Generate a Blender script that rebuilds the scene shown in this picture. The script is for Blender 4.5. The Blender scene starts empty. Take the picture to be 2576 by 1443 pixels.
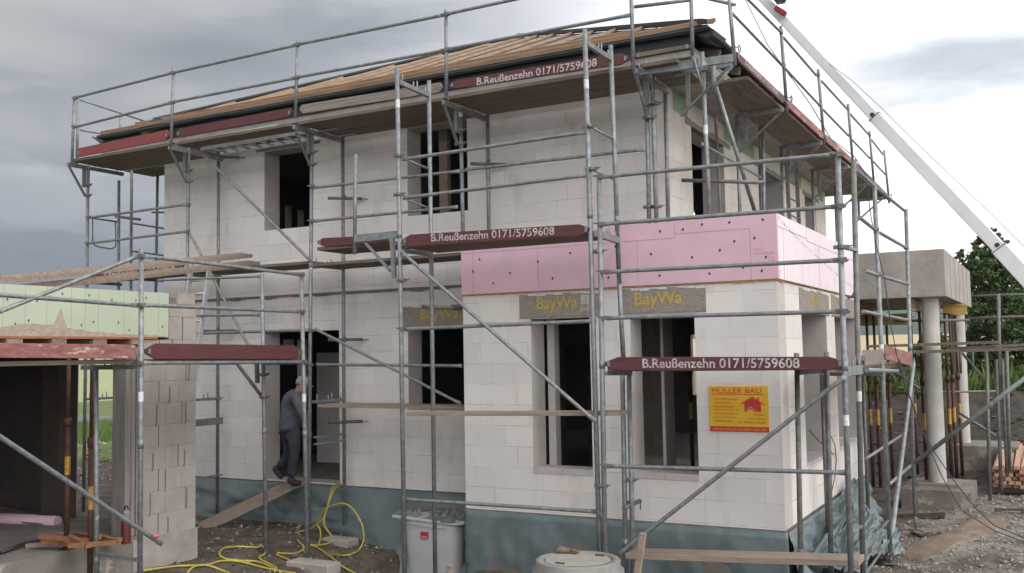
import bpy, bmesh, math, random
import numpy as np
from mathutils import Vector, Matrix, noise
random.seed(7)
S = bpy.context.scene
COL = S.collection
R = math.radians
# ------------------------------------------------------------------ camera
FPX = 2452.24                      # focal length in pixels of a 2576 px wide picture
YAW, PIT, ROL = -0.5021187, 0.06771203, 0.01772707
fwv = np.array([math.sin(YAW)*math.cos(PIT), math.cos(YAW)*math.cos(PIT), math.sin(PIT)])
rtv = np.array([math.cos(YAW), -math.sin(YAW), 0.0]); dnv = np.cross(fwv, rtv)
cr, sr = math.cos(ROL), math.sin(ROL)
CM = np.array([cr*rtv+sr*dnv, -sr*rtv+cr*dnv, fwv])
CC = np.array([2.6166, -10.8563, 1.9893])
def ray(px, py): return CM.T @ np.array([(px-1288)/FPX, (py-721.5)/FPX, 1.0])
def on(px, py, ax, v):             # the point of the plane axis=v seen at that place of the photograph
    a = ray(px, py); t = (v-CC[ax])/a[ax]; return Vector(CC+a*t)
cam = bpy.data.cameras.new("camera"); camo = bpy.data.objects.new("camera", cam); COL.objects.link(camo)
cam.sensor_width = 36; cam.lens = 36*FPX/2576; cam.clip_start = 0.1; cam.clip_end = 3000
camo.matrix_world = Matrix(((CM[0][0], -CM[1][0], -CM[2][0], CC[0]), (CM[0][1], -CM[1][1], -CM[2][1], CC[1]), (CM[0][2], -CM[1][2], -CM[2][2], CC[2]), (0, 0, 0, 1)))
S.camera = camo
# ------------------------------------------------------------------ sky
SUN_EL, SUN_AZ = 48, 62            # azimuth clockwise from +Y
W = bpy.data.worlds.new("World"); S.world = W; W.use_nodes = True
nt = W.node_tree; nt.nodes.clear(); L = nt.links.new
def N(t, **k):
    n = nt.nodes.new(t)
    for a, b in k.items():
        if a == 'inp':
            for i, v in b.items(): n.inputs[i].default_value = v
        else: setattr(n, a, b)
    return n
def dotn(src, v):
    n = N('ShaderNodeVectorMath', operation='DOT_PRODUCT'); L(src, n.inputs[0]); n.inputs[1].default_value = v; return n.outputs['Value']
def mth(op, a, b, clamp=False):
    n = N('ShaderNodeMath', operation=op, use_clamp=clamp)
    for i, x in enumerate((a, b)):
        if x is None: continue
        if isinstance(x, (int, float)): n.inputs[i].default_value = x
        else: L(x, n.inputs[i])
    return n.outputs[0]
tc = N('ShaderNodeTexCoord'); g = tc.outputs['Generated']
mp = N('ShaderNodeMapping'); mp.inputs['Scale'].default_value = (1, 1, 4.2); L(g, mp.inputs[0])
nz = N('ShaderNodeTexNoise', inp={'Scale': 2.1, 'Detail': 4.0, 'Roughness': 0.5}); L(mp.outputs[0], nz.inputs['Vector'])
nz2 = N('ShaderNodeTexNoise', inp={'Scale': 1.3, 'Detail': 3.0, 'Roughness': 0.45}); L(mp.outputs[0], nz2.inputs['Vector'])
side = dotn(g, (rtv[0], rtv[1], 0)); front = dotn(g, (-math.sin(YAW), -math.cos(YAW), 0)); zz = dotn(g, (0, 0, 1))
front0 = front
side = mth('ADD', side, mth('MULTIPLY', mth('MAXIMUM', front, 0.0), 0.35))
side = mth('ADD', side, mth('MULTIPLY', mth('SUBTRACT', nz.outputs['Fac'], 0.5), 0.16))
def ramp(src, pts, cols):
    n = N('ShaderNodeValToRGB'); e = n.color_ramp.elements
    while len(e) < len(pts): e.new(0.5)
    for i, (p, c) in enumerate(zip(pts, cols)): e[i].position = p; e[i].color = (*c, 1)
    L(src, n.inputs[0]); return n.outputs[0]
s01 = mth('ADD', side, 0.5)
# brightness across the sky: dull on the left, glaring on the right
across = ramp(s01, [0.0, 0.30, 0.45, 0.56, 0.64, 1.0], [(.58,)*3, (.66,)*3, (.79,)*3, (.92,)*3, (1.0,)*3, (1.0,)*3])
zn = mth('ADD', zz, mth('MULTIPLY', mth('SUBTRACT', nz2.outputs['Fac'], 0.5), 0.17))
layer = ramp(zn, [0.0, 0.10, 0.145, 0.19, 0.235, 0.29, 0.42, 0.7], [(.50, .55, .61), (.46, .51, .59), (.52, .57, .64), (.97, .99, 1.0), (.87, .90, .92), (.79, .82, .86), (.93, .96, .98), (1, 1, 1)])
lmix = N('ShaderNodeMix', data_type='RGBA'); lm = ramp(s01, [0.38, 0.62], [(0,)*3, (1,)*3]); L(lm, lmix.inputs['Factor']); L(layer, lmix.inputs[6])
patch = ramp(nz2.outputs['Fac'], [0.36, 0.50], [(.86, .88, .92), (1, 1, 1)])
L(patch, lmix.inputs[7])
mul = N('ShaderNodeMix', data_type='RGBA', blend_type='MULTIPLY', inp={0: 1.0}); L(lmix.outputs[2], mul.inputs[6]); L(across, mul.inputs[7])
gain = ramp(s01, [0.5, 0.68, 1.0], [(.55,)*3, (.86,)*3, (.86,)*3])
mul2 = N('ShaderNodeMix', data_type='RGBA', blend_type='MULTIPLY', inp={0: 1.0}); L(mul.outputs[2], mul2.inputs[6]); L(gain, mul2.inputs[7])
cur = mul2.outputs[2]
nz3 = N('ShaderNodeTexNoise', inp={'Scale': 5.5, 'Detail': 6.0, 'Roughness': 0.55}); L(mp.outputs[0], nz3.inputs['Vector'])
wob = N('ShaderNodeVectorMath', operation='SCALE'); L(nz3.outputs['Color'], wob.inputs[0]); wob.inputs['Scale'].default_value = .16
gw = N('ShaderNodeVectorMath', operation='ADD'); L(g, gw.inputs[0]); L(wob.outputs[0], gw.inputs[1])
def cloud(px, py, rx, rz, col, soft=.35):       # one cloud bank in a fixed direction of the sky
    global cur
    d = ray(px, py); d = d/np.linalg.norm(d)+.08
    sb = N('ShaderNodeVectorMath', operation='SUBTRACT'); L(gw.outputs[0], sb.inputs[0]); sb.inputs[1].default_value = tuple(d)
    sc = N('ShaderNodeVectorMath', operation='MULTIPLY'); L(sb.outputs[0], sc.inputs[0]); sc.inputs[1].default_value = (1/rx, 1/rx, 1/rz)
    ln = N('ShaderNodeVectorMath', operation='LENGTH'); L(sc.outputs[0], ln.inputs[0])
    f = ramp(ln.outputs['Value'], [soft, 1.0], [(1,)*3, (0,)*3]); m_ = N('ShaderNodeMix', data_type='RGBA', blend_type='MULTIPLY'); L(f, m_.inputs['Factor']); L(cur, m_.inputs[6]); m_.inputs[7].default_value = (*col, 1); cur = m_.outputs[2]
cloud(2330, 215, .20, .085, (.58, .61, .65), .05); cloud(2480, 150, .12, .05, (.62, .65, .69), .1); cloud(600, 170, .28, .09, (.60, .63, .68), .1); cloud(330, 700, .25, .05, (.72, .76, .82), .1); cloud(900, 60, .12, .035, (.80, .82, .85), .1); cloud(1250, 60, .22, .05, (.84, .86, .90)); cloud(60, 300, .12, .05, (.80, .82, .86)); cloud(130, 480, .16, .045, (1.35, 1.32, 1.28)); cloud(60, 60, .16, .06, (1.22, 1.20, 1.16)); cloud(1000, 200, .2, .05, (1.18, 1.16, 1.13))
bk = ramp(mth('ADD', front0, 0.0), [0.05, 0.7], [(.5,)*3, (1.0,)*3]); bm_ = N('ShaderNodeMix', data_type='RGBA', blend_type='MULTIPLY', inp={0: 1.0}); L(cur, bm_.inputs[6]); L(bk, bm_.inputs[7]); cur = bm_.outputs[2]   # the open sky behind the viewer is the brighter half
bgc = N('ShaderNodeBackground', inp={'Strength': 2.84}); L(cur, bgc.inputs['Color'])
sky = N('ShaderNodeTexSky', sky_type='NISHITA', sun_disc=False); sky.sun_elevation = R(SUN_EL); sky.sun_rotation = R(SUN_AZ); sky.dust_density = 4
bgs = N('ShaderNodeBackground', inp={'Strength': 0.05}); L(sky.outputs[0], bgs.inputs['Color'])
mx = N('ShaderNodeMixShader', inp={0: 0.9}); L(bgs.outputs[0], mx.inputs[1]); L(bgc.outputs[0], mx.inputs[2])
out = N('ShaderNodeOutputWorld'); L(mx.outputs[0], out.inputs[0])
sl = bpy.data.lights.new("sun", 'SUN'); sl.energy = 0.9; sl.angle = R(22); sl.color = (1, .96, .9)
so = bpy.data.objects.new("sun", sl); COL.objects.link(so)
sd = Vector((math.sin(R(SUN_AZ+30))*math.cos(R(SUN_EL)), math.cos(R(SUN_AZ+30))*math.cos(R(SUN_EL)), math.sin(R(SUN_EL))))
so.rotation_euler = sd.to_track_quat('Z', 'Y').to_euler()
S.view_settings.view_transform = 'Standard'; S.view_settings.look = 'None'; S.view_settings.exposure = 0.43; S.view_settings.gamma = 1
S.cycles.max_bounces = 6; S.cycles.use_denoising = True
# ------------------------------------------------------------------ materials
MATS = {}
def mat(name, c1, c2=None, scale=6, rough=.7, bump=.0, stretch=(1, 1, 1), metal=0, c3=None, t3=.62, scale3=2, bscale=None, spec=.5, detail=6):
    if name in MATS: return MATS[name]
    m = bpy.data.materials.new(name); m.use_nodes = True; t = m.node_tree; n = t.nodes; l = t.links.new
    b = n['Principled BSDF']; b.inputs['Roughness'].default_value = rough; b.inputs['Metallic'].default_value = metal
    b.inputs['Specular IOR Level'].default_value = spec
    ge = n.new('ShaderNodeNewGeometry'); mpp = n.new('ShaderNodeMapping'); mpp.inputs['Scale'].default_value = stretch; l(ge.outputs['Position'], mpp.inputs[0])
    c2 = c2 or tuple(x*.75 for x in c1)
    no = n.new('ShaderNodeTexNoise'); no.inputs['Scale'].default_value = scale; no.inputs['Detail'].default_value = detail; no.inputs['Roughness'].default_value = .62; l(mpp.outputs[0], no.inputs['Vector'])
    r = n.new('ShaderNodeValToRGB'); r.color_ramp.elements[0].position = .33; r.color_ramp.elements[1].position = .67
    r.color_ramp.elements[0].color = (*c2, 1); r.color_ramp.elements[1].color = (*c1, 1); l(no.outputs['Fac'], r.inputs[0])
    o = r.outputs[0]
    if c3:
        n3 = n.new('ShaderNodeTexNoise'); n3.inputs['Scale'].default_value = scale3; n3.inputs['Detail'].default_value = 7; n3.inputs['Roughness'].default_value = .7; l(mpp.outputs[0], n3.inputs['Vector'])
        r3 = n.new('ShaderNodeValToRGB'); r3.color_ramp.elements[0].position = t3; r3.color_ramp.elements[1].position = min(.99, t3+.06); l(n3.outputs['Fac'], r3.inputs[0])
        x = n.new('ShaderNodeMix'); x.data_type = 'RGBA'; l(r3.outputs[0], x.inputs['Factor']); l(o, x.inputs[6]); x.inputs[7].default_value = (*c3, 1); o = x.outputs[2]
    l(o, b.inputs['Base Color'])
    if bump:
        nb = n.new('ShaderNodeTexNoise'); nb.inputs['Scale'].default_value = bscale or scale*3; nb.inputs['Detail'].default_value = 8; l(mpp.outputs[0], nb.inputs['Vector'])
        bu = n.new('ShaderNodeBump'); bu.inputs['Strength'].default_value = bump; bu.inputs['Distance'].default_value = .02; l(nb.outputs['Fac'], bu.inputs['Height']); l(bu.outputs[0], b.inputs['Normal'])
    MATS[name] = m; return m
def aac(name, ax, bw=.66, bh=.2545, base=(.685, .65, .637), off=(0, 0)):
    """aerated concrete blockwork; ax = world axis that runs along the wall"""
    m = bpy.data.materials.new(name); m.use_nodes = True; t = m.node_tree; n = t.nodes; l = t.links.new
    b = n['Principled BSDF']; b.inputs['Roughness'].default_value = .9; b.inputs['Specular IOR Level'].default_value = .2
    ge = n.new('ShaderNodeNewGeometry'); sp = n.new('ShaderNodeSeparateXYZ'); l(ge.outputs['Position'], sp.inputs[0])
    def M(op, a, bb):
        k = n.new('ShaderNodeMath'); k.operation = op
        for i, x in enumerate((a, bb)):
            if isinstance(x, (int, float)): k.inputs[i].default_value = x
            else: l(x, k.inputs[i])
        return k.outputs[0]
    u = M('ADD', sp.outputs[ax], 100+off[0]); v = M('ADD', sp.outputs[2], 10*bh*4+off[1])
    row = M('FLOOR', M('DIVIDE', v, bh), 0)
    wn = n.new('ShaderNodeTexWhiteNoise'); wn.noise_dimensions = '1D'; l(row, wn.inputs['W'])
    sh = M('MULTIPLY', M('FLOOR', M('MULTIPLY', wn.outputs['Value'], 4), 0), bw*.25)
    u2 = M('ADD', u, sh); uc = M('DIVIDE', u2, bw); colm = M('FLOOR', uc, 0)
    du = M('MULTIPLY', M('MINIMUM', M('FRACT', uc, 0), M('SUBTRACT', 1, M('FRACT', uc, 0))), bw)
    vf = M('FRACT', M('DIVIDE', v, bh), 0); dv = M('MULTIPLY', M('MINIMUM', vf, M('SUBTRACT', 1, vf)), bh)
    nn = n.new('ShaderNodeTexNoise'); nn.inputs['Scale'].default_value = 2.6; nn.inputs['Detail'].default_value = 5; l(ge.outputs['Position'], nn.inputs['Vector'])
    wid = M('MULTIPLY', M('SUBTRACT', nn.outputs['Fac'], .36), .011)
    j = M('MAXIMUM', M('LESS_THAN', du, M('MULTIPLY', wid, .8)), M('LESS_THAN', dv, wid))
    cid = n.new('ShaderNodeCombineXYZ'); l(colm, cid.inputs[0]); l(row, cid.inputs[1]); w2 = n.new('ShaderNodeTexWhiteNoise'); w2.noise_dimensions = '3D'; l(cid.outputs[0], w2.inputs['Vector'])
    n2 = n.new('ShaderNodeTexNoise'); n2.inputs['Scale'].default_value = .9; n2.inputs['Detail'].default_value = 6; n2.inputs['Roughness'].default_value = .65; l(ge.outputs['Position'], n2.inputs['Vector'])
    n4 = n.new('ShaderNodeTexNoise'); n4.inputs['Scale'].default_value = 60; n4.inputs['Detail'].default_value = 3; l(ge.outputs['Position'], n4.inputs['Vector'])
    val = M('ADD', M('ADD', M('MULTIPLY', w2.outputs['Value'], .13), M('MULTIPLY', n2.outputs['Fac'], .30)), M('ADD', M('MULTIPLY', n4.outputs['Fac'], .10), .74))
    hs = n.new('ShaderNodeMix'); hs.data_type = 'RGBA'; l(w2.outputs['Value'], hs.inputs['Factor']); hs.inputs[6].default_value = (*base, 1); hs.inputs[7].default_value = (base[0]*1.0, base[1]*.975, base[2]*.94, 1)
    vm = n.new('ShaderNodeVectorMath'); vm.operation = 'SCALE'; l(hs.outputs[2], vm.inputs[0]); l(val, vm.inputs['Scale'])
    x = n.new('ShaderNodeMix'); x.data_type = 'RGBA'; l(M('MULTIPLY', j, .62), x.inputs['Factor']); l(vm.outputs[0], x.inputs[6]); x.inputs[7].default_value = (.16, .135, .12, 1)
    # dirt runs near the floor joints
    st = n.new('ShaderNodeTexNoise'); st.inputs['Scale'].default_value = 1.7; st.inputs['Detail'].default_value = 6; mpp = n.new('ShaderNodeMapping'); mpp.inputs['Scale'].default_value = (2.2, 2.2, .7); l(ge.outputs['Position'], mpp.inputs[0]); l(mpp.outputs[0], st.inputs['Vector'])
    rr = n.new('ShaderNodeValToRGB'); rr.color_ramp.elements[0].position = .57; rr.color_ramp.elements[1].position = .72; l(st.outputs['Fac'], rr.inputs[0])
    y = n.new('ShaderNodeMix'); y.data_type = 'RGBA'; y.blend_type = 'MULTIPLY'; l(M('MULTIPLY', rr.outputs[0], .42), y.inputs['Factor']); l(x.outputs[2], y.inputs[6]); y.inputs[7].default_value = (.80, .70, .60, 1)
    l(y.outputs[2], b.inputs['Base Color'])
    bu = n.new('ShaderNodeBump'); bu.inputs['Strength'].default_value = .5; bu.inputs['Distance'].default_value = .006; l(M('SUBTRACT', M('MULTIPLY', n4.outputs['Fac'], .2), j), bu.inputs['Height']); l(bu.outputs[0], b.inputs['Normal'])
    MATS[name] = m; return m
STEEL = mat('galvanised steel', (.27, .285, .285), (.15, .16, .163), scale=13, rough=.5, metal=.35, bump=.3, c3=(.46, .43, .37), t3=.63, scale3=11)
STEELD = mat('dull galvanised steel', (.20, .20, .19), (.11, .11, .105), scale=13, rough=.6, metal=.3, bump=.3, c3=(.36, .31, .22), t3=.63, scale3=11)
RUST = mat('rusty prop steel', (.115, .045, .03), (.05, .022, .018), scale=9, rough=.75, metal=.2, bump=.3)
YEL = mat('flaked yellow paint', (.55, .36, .05), (.28, .12, .03), scale=20, rough=.6)
PALE = mat('paper sticker', (.72, .73, .72), (.45, .46, .46), scale=40, rough=.6)
REDP = mat('worn dark red paint', (.115, .030, .033), (.072, .021, .025), scale=5, rough=.6, stretch=(1, 1, 6), bump=.3, c3=(.28, .19, .17), t3=.66, scale3=7)
REDN = mat('fresh red paint', (.25, .05, .046), (.17, .036, .036), scale=4, rough=.55, stretch=(1, 1, 6), bump=.2)
REDW = mat('pink worn red paint', (.30, .13, .115), (.18, .06, .055), scale=6, rough=.7, stretch=(1, 1, 3), bump=.3, c3=(.48, .40, .36), t3=.58, scale3=5)
PAINT = mat('stencil white', (.58, .55, .54), (.34, .24, .23), scale=22, rough=.7, c3=(.16, .05, .05), t3=.585, scale3=26)
WOODN = mat('new timber', (.43, .27, .165), (.28, .165, .10), scale=5, rough=.7, stretch=(.35, 3, 3), bump=.2, c3=(.22, .08, .04), t3=.74, scale3=5)
WOODY = mat('new timber running back', (.43, .28, .175), (.26, .165, .105), scale=5, rough=.7, stretch=(3, .35, 3), bump=.2)
WOODG = mat('grey weathered timber', (.27, .23, .20), (.15, .125, .105), scale=5, rough=.85, stretch=(.5, 4, 8), bump=.6, c3=(.42, .38, .35), t3=.64, scale3=5)
WOODB = mat('brown scaffold planking', (.19, .145, .105), (.10, .076, .055), scale=4, rough=.85, stretch=(.5, 6, 4), bump=.4, c3=(.34, .27, .19), t3=.68, scale3=4)
WOODBY = mat('brown planking running back', (.20, .155, .115), (.115, .085, .065), scale=4, rough=.85, stretch=(6, .5, 4), bump=.4)
WOODP = mat('pale used plank', (.33, .255, .20), (.21, .16, .12), scale=5, rough=.8, stretch=(.6, 5, 5), bump=.4)
CONC = mat('concrete', (.36, .33, .30), (.25, .225, .20), scale=2.5, rough=.9, bump=.35, c3=(.18, .155, .135), t3=.64, scale3=1.4, bscale=22)
CONCP = mat('pale smooth concrete', (.47, .45, .42), (.38, .36, .33), scale=3, rough=.8, bump=.15, bscale=30)
CONCD = mat('damp dark concrete', (.20, .18, .155), (.12, .105, .09), scale=3, rough=.9, bump=.3, c3=(.29, .26, .225), t3=.6)
FLOOR = mat('dusty concrete floor', (.22, .20, .175), (.145, .13, .11), scale=3, rough=.9, bump=.3, c3=(.40, .37, .33), t3=.6, bscale=18)
LINT = mat('lintel concrete', (.31, .265, .225), (.235, .20, .165), scale=12, rough=.9, bump=.5, c3=(.13, .10, .085), t3=.68, scale3=14)
MORT = mat('grey mortar', (.20, .185, .165), (.13, .12, .11), scale=9, rough=.95, bump=.8)
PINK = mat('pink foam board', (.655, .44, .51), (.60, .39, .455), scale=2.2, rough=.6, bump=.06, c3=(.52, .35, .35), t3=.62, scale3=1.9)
PINKW = mat('lit side pink foam board', (.80, .70, .74), (.74, .61, .66), scale=3, rough=.6, stretch=(4, 4, 1), bump=.1, c3=(.66, .47, .44), t3=.60, scale3=2.5)  # blotched copy of the pink foam, paler to put the lit side into colour
GREENX = mat('pale green foam board', (.44, .485, .37), (.40, .44, .335), scale=1.6, rough=.6, bump=.06)
GREENW = mat('green foam strip', (.30, .40, .27), (.25, .34, .22), scale=3, rough=.7)
DUST = mat('sawdust coloured mortar smear', (.42, .34, .27), (.33, .26, .205), scale=14, rough=.95, bump=.5)
FOAM = mat('mounting foam', (.50, .29, .10), (.36, .19, .06), scale=14, rough=.8, bump=.5)
DOT = mat('blue grey foam dowel', (.045, .05, .085), (.03, .03, .05), rough=.6)
SEAM = mat('foam board seam', (.36, .20, .22), (.30, .17, .18), rough=.8)
SEAMG = mat('green board seam', (.31, .35, .26), (.27, .30, .22), rough=.8)
FOIL = mat('blue grey dimpled membrane', (.155, .192, .198), (.10, .132, .138), scale=1.6, rough=.42, bump=.45, bscale=5, c3=(.19, .195, .18), t3=.62, scale3=2.0)
ROOFM = mat('dark roofing membrane', (.075, .075, .08), (.045, .045, .05), scale=4, rough=.6, bump=.3)
ROOFK = mat('black roofing membrane', (.022, .022, .024), (.012, .012, .014), scale=4, rough=.5)
DARKI = mat('interior wall in painted shade', (.075, .062, .055), (.045, .038, .033), scale=2, rough=.95)  # wall tone darkened in the colour to stand in for unlit rooms
CREAM = mat('cream edge strip', (.52, .46, .40), (.40, .35, .30), scale=8, rough=.8)
SOIL = None
# ------------------------------------------------------------------ mesh builder
LOC = {}
class MB:
    def __init__(s): s.v = []; s.f = []; s.m = []; s.sm = []
    def quad(s, a, b, c, d, mi=0, sm=False):
        k = len(s.v); s.v += [tuple(a), tuple(b), tuple(c), tuple(d)]; s.f.append((k, k+1, k+2, k+3)); s.m.append(mi); s.sm.append(sm)
    def poly(s, pts, mi=0):
        k = len(s.v); s.v += [tuple(p) for p in pts]; s.f.append(tuple(range(k, k+len(pts)))); s.m.append(mi); s.sm.append(False)
    def box(s, x0, x1, y0, y1, z0, z1, mi=0):
        s.hexa([(x0, y0, z0), (x1, y0, z0), (x1, y1, z0), (x0, y1, z0), (x0, y0, z1), (x1, y0, z1), (x1, y1, z1), (x0, y1, z1)], mi)
    def hexa(s, p, mi=0):
        k = len(s.v); s.v += [tuple(q) for q in p]
        for f in ((3, 2, 1, 0), (4, 5, 6, 7), (0, 1, 5, 4), (1, 2, 6, 5), (2, 3, 7, 6), (3, 0, 4, 7)):
            s.f.append(tuple(k+i for i in f)); s.m.append(mi); s.sm.append(False)
    def frame(s, d, up=None):
        d = Vector(d).normalized(); up = Vector(up) if up is not None else Vector((0, 0, 1))
        if abs(d.dot(up)) > .97: up = Vector((0, 1, 0)) if abs(d.y) < .9 else Vector((1, 0, 0))
        a = d.cross(up).normalized(); b = a.cross(d).normalized(); return d, a, b
    def bar(s, p0, p1, w, h, mi=0, up=None):
        p0, p1 = Vector(p0), Vector(p1); d, a, b = s.frame(p1-p0, up); a = a*w/2; b = b*h/2
        s.hexa([p0-a-b, p1-a-b, p1+a-b, p0+a-b, p0-a+b, p1-a+b, p1+a+b, p0+a+b], mi)
    def tube(s, p0, p1, r, n=10, mi=0, r1=None, cap=True, hollow=False):
        p0, p1 = Vector(p0), Vector(p1); d, a, b = s.frame(p1-p0); r1 = r if r1 is None else r1; k = len(s.v)
        for p, rr in ((p0, r), (p1, r1)):
            for i in range(n):
                t = 2*math.pi*i/n; s.v.append(tuple(p+a*math.cos(t)*rr+b*math.sin(t)*rr))
        for i in range(n):
            j = (i+1) % n; s.f.append((k+i, k+j, k+n+j, k+n+i)); s.m.append(mi); s.sm.append(True)
        if cap:
            s.f.append(tuple(k+i for i in range(n))[::-1]); s.m.append(mi); s.sm.append(False)
            s.f.append(tuple(k+n+i for i in range(n))); s.m.append(mi); s.sm.append(False)
    def path(s, pts, r, n=8, mi=0):
        pts = [Vector(p) for p in pts]; rs = r if isinstance(r, (list, tuple)) else [r]*len(pts); k = len(s.v); pa = None
        for q, p in enumerate(pts):
            d = (pts[min(q+1, len(pts)-1)]-pts[max(q-1, 0)]).normalized()
            if pa is None: _, a, b = s.frame(d)
            else: a = (pa-d*pa.dot(d)).normalized(); b = a.cross(d).normalized()
            pa = a
            for i in range(n):
                t = 2*math.pi*i/n; s.v.append(tuple(p+a*math.cos(t)*rs[q]+b*math.sin(t)*rs[q]))
        for q in range(len(pts)-1):
            for i in range(n):
                j = (i+1) % n; s.f.append((k+q*n+i, k+q*n+j, k+(q+1)*n+j, k+(q+1)*n+i)); s.m.append(mi); s.sm.append(True)
        s.f.append(tuple(k+i for i in range(n))[::-1]); s.m.append(mi); s.sm.append(False)
        s.f.append(tuple(k+(len(pts)-1)*n+i for i in range(n))); s.m.append(mi); s.sm.append(False)
    def lathe(s, c, prof, n=40, mi=0):
        k = len(s.v); m = len(prof)
        for (r, z) in prof:
            for i in range(n):
                t = 2*math.pi*i/n; s.v.append((c[0]+r*math.cos(t), c[1]+r*math.sin(t), c[2]+z))
        for q in range(m-1):
            for i in range(n):
                j = (i+1) % n; s.f.append((k+q*n+i, k+q*n+j, k+(q+1)*n+j, k+(q+1)*n+i)); s.m.append(mi); s.sm.append(False)
    def prism(s, pts, d, mi=0):
        d = Vector(d); pts = [Vector(p) for p in pts]; n = len(pts); k = len(s.v)
        s.v += [tuple(p) for p in pts]+[tuple(p+d) for p in pts]
        s.f.append(tuple(range(k, k+n))); s.f.append(tuple(range(k+2*n-1, k+n-1, -1))); s.m += [mi, mi]; s.sm += [False, False]
        for i in range(n):
            j = (i+1) % n; s.f.append((k+j, k+i, k+n+i, k+n+j)); s.m.append(mi); s.sm.append(False)
    def build(s, name, mats, parent=None, bevel=0, recalc=True):
        me = bpy.data.meshes.new(name); o = bpy.data.objects.new(name, me); COL.objects.link(o)
        if parent is not None: off = LOC.get(parent.name, Vector((0, 0, 0)))
        else: off = Vector(s.v[0]) if s.v else Vector((0, 0, 0))
        if parent is None:
            xs = list(zip(*s.v)); off = Vector(((min(xs[0])+max(xs[0]))/2, (min(xs[1])+max(xs[1]))/2, min(xs[2]))); o.location = off
        me.from_pydata([(a[0]-off.x, a[1]-off.y, a[2]-off.z) for a in s.v], [], s.f)
        for m in (mats if isinstance(mats, (list, tuple)) else [mats]): me.materials.append(m)
        me.polygons.foreach_set('material_index', s.m); me.polygons.foreach_set('use_smooth', s.sm)
        if recalc:
            bm = bmesh.new(); bm.from_mesh(me); bmesh.ops.recalc_face_normals(bm, faces=bm.faces); bm.to_mesh(me); bm.free()
        me.update(); LOC[o.name] = off
        if parent is not None: o.parent = parent
        if bevel:
            bv = o.modifiers.new('bevel', 'BEVEL'); bv.width = bevel; bv.segments = 2; bv.limit_method = 'ANGLE'
        return o
def tag(o, label, cat=None, group=None, kind=None):
    if label: o['label'] = label
    if cat: o['category'] = cat
    if group: o['group'] = group
    if kind: o['kind'] = kind
    return o
def thing(name, label, cat, loc, group=None):
    o = bpy.data.objects.new(name, None); COL.objects.link(o); o.location = loc; LOC[o.name] = Vector(loc); o.empty_display_size = .2
    return tag(o, label, cat, group)
def text(body, p, ux, uz, width, height, m, parent, name='lettering', bold=.0, spacing=1.0, depth=.0015):
    """flat lettering; p = lower left corner, ux = reading direction, uz = up"""
    cu = bpy.data.curves.new('t', 'FONT'); cu.body = body; cu.size = 1; cu.offset = bold; cu.space_character = spacing; cu.resolution_u = 3; cu.extrude = 0
    to = bpy.data.objects.new('t', cu); me = bpy.data.meshes.new_from_object(to); bpy.data.objects.remove(to); bpy.data.curves.remove(cu)
    xs = [v.co.x for v in me.vertices]; ys = [v.co.y for v in me.vertices]; x0, x1, y0, y1 = min(xs), max(xs), min(ys), max(ys)
    off = LOC.get(parent.name, Vector((0, 0, 0))); ux = Vector(ux).normalized(); uz = Vector(uz).normalized(); nn = ux.cross(uz)
    for v in me.vertices:
        a = (v.co.x-x0)/(x1-x0)*width; b = (v.co.y-y0)/(y1-y0)*height
        v.co = Vector(p)+ux*a+uz*b+nn*depth-off
    me.materials.clear(); me.materials.append(m); me.name = name
    o = bpy.data.objects.new(name, me); COL.objects.link(o); o.parent = parent; LOC[o.name] = off; return o
def wall(ax, c, thick, u0, u1, z0, z1, ops, mats, name, parent, zb=None):
    """wall on plane axis ax = c (outer face), body runs from c to c+thick; ops = openings (u0,u1,z0,z1) cut right through"""
    us = sorted({u0, u1, *[o[0] for o in ops], *[o[1] for o in ops]}); zs = sorted({z0, z1, *[o[2] for o in ops], *[o[3] for o in ops]})
    us = [u for u in us if u0 <= u <= u1]; zs = [z for z in zs if z0 <= z <= z1]
    mb = MB(); P = (lambda u, w, z: (u, w, z)) if ax == 1 else (lambda u, w, z: (w, u, z))
    hole = lambda i, j: i < 0 or j < 0 or i >= len(us)-1 or j >= len(zs)-1 or any(o[0] <= (us[i]+us[i+1])/2 <= o[1] and o[2] <= (zs[j]+zs[j+1])/2 <= o[3] for o in ops)
    d = c+thick
    for i in range(len(us)-1):
        for j in range(len(zs)-1):
            if hole(i, j): continue
            a, b, e, f = us[i], us[i+1], zs[j], zs[j+1]
            mb.quad(P(a, c, e), P(b, c, e), P(b, c, f), P(a, c, f)); mb.quad(P(a, d, e), P(b, d, e), P(b, d, f), P(a, d, f), 1)
            if hole(i-1, j): mb.quad(P(a, c, e), P(a, d, e), P(a, d, f), P(a, c, f), 2)
            if hole(i+1, j): mb.quad(P(b, c, e), P(b, d, e), P(b, d, f), P(b, c, f), 2)
            if hole(i, j-1): mb.quad(P(a, c, e), P(b, c, e), P(b, d, e), P(a, d, e), 2)
            if hole(i, j+1): mb.quad(P(a, c, f), P(b, c, f), P(b, d, f), P(a, d, f), 2)
    # weld
    o = mb.build(name, mats, parent, recalc=False); bm = bmesh.new(); bm.from_mesh(o.data); bmesh.ops.remove_doubles(bm, verts=bm.verts, dist=1e-4); bmesh.ops.recalc_face_normals(bm, faces=bm.faces); bm.to_mesh(o.data); bm.free()
    return o
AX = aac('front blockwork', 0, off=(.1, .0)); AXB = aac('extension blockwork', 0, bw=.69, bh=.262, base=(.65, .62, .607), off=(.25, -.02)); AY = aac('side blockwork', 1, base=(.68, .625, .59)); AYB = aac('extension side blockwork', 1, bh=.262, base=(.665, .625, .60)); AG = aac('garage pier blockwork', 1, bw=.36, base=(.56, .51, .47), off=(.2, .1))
REV = mat('cut block face', (.50, .455, .43), (.42, .38, .355), scale=3, rough=.9, bump=.2)
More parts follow.
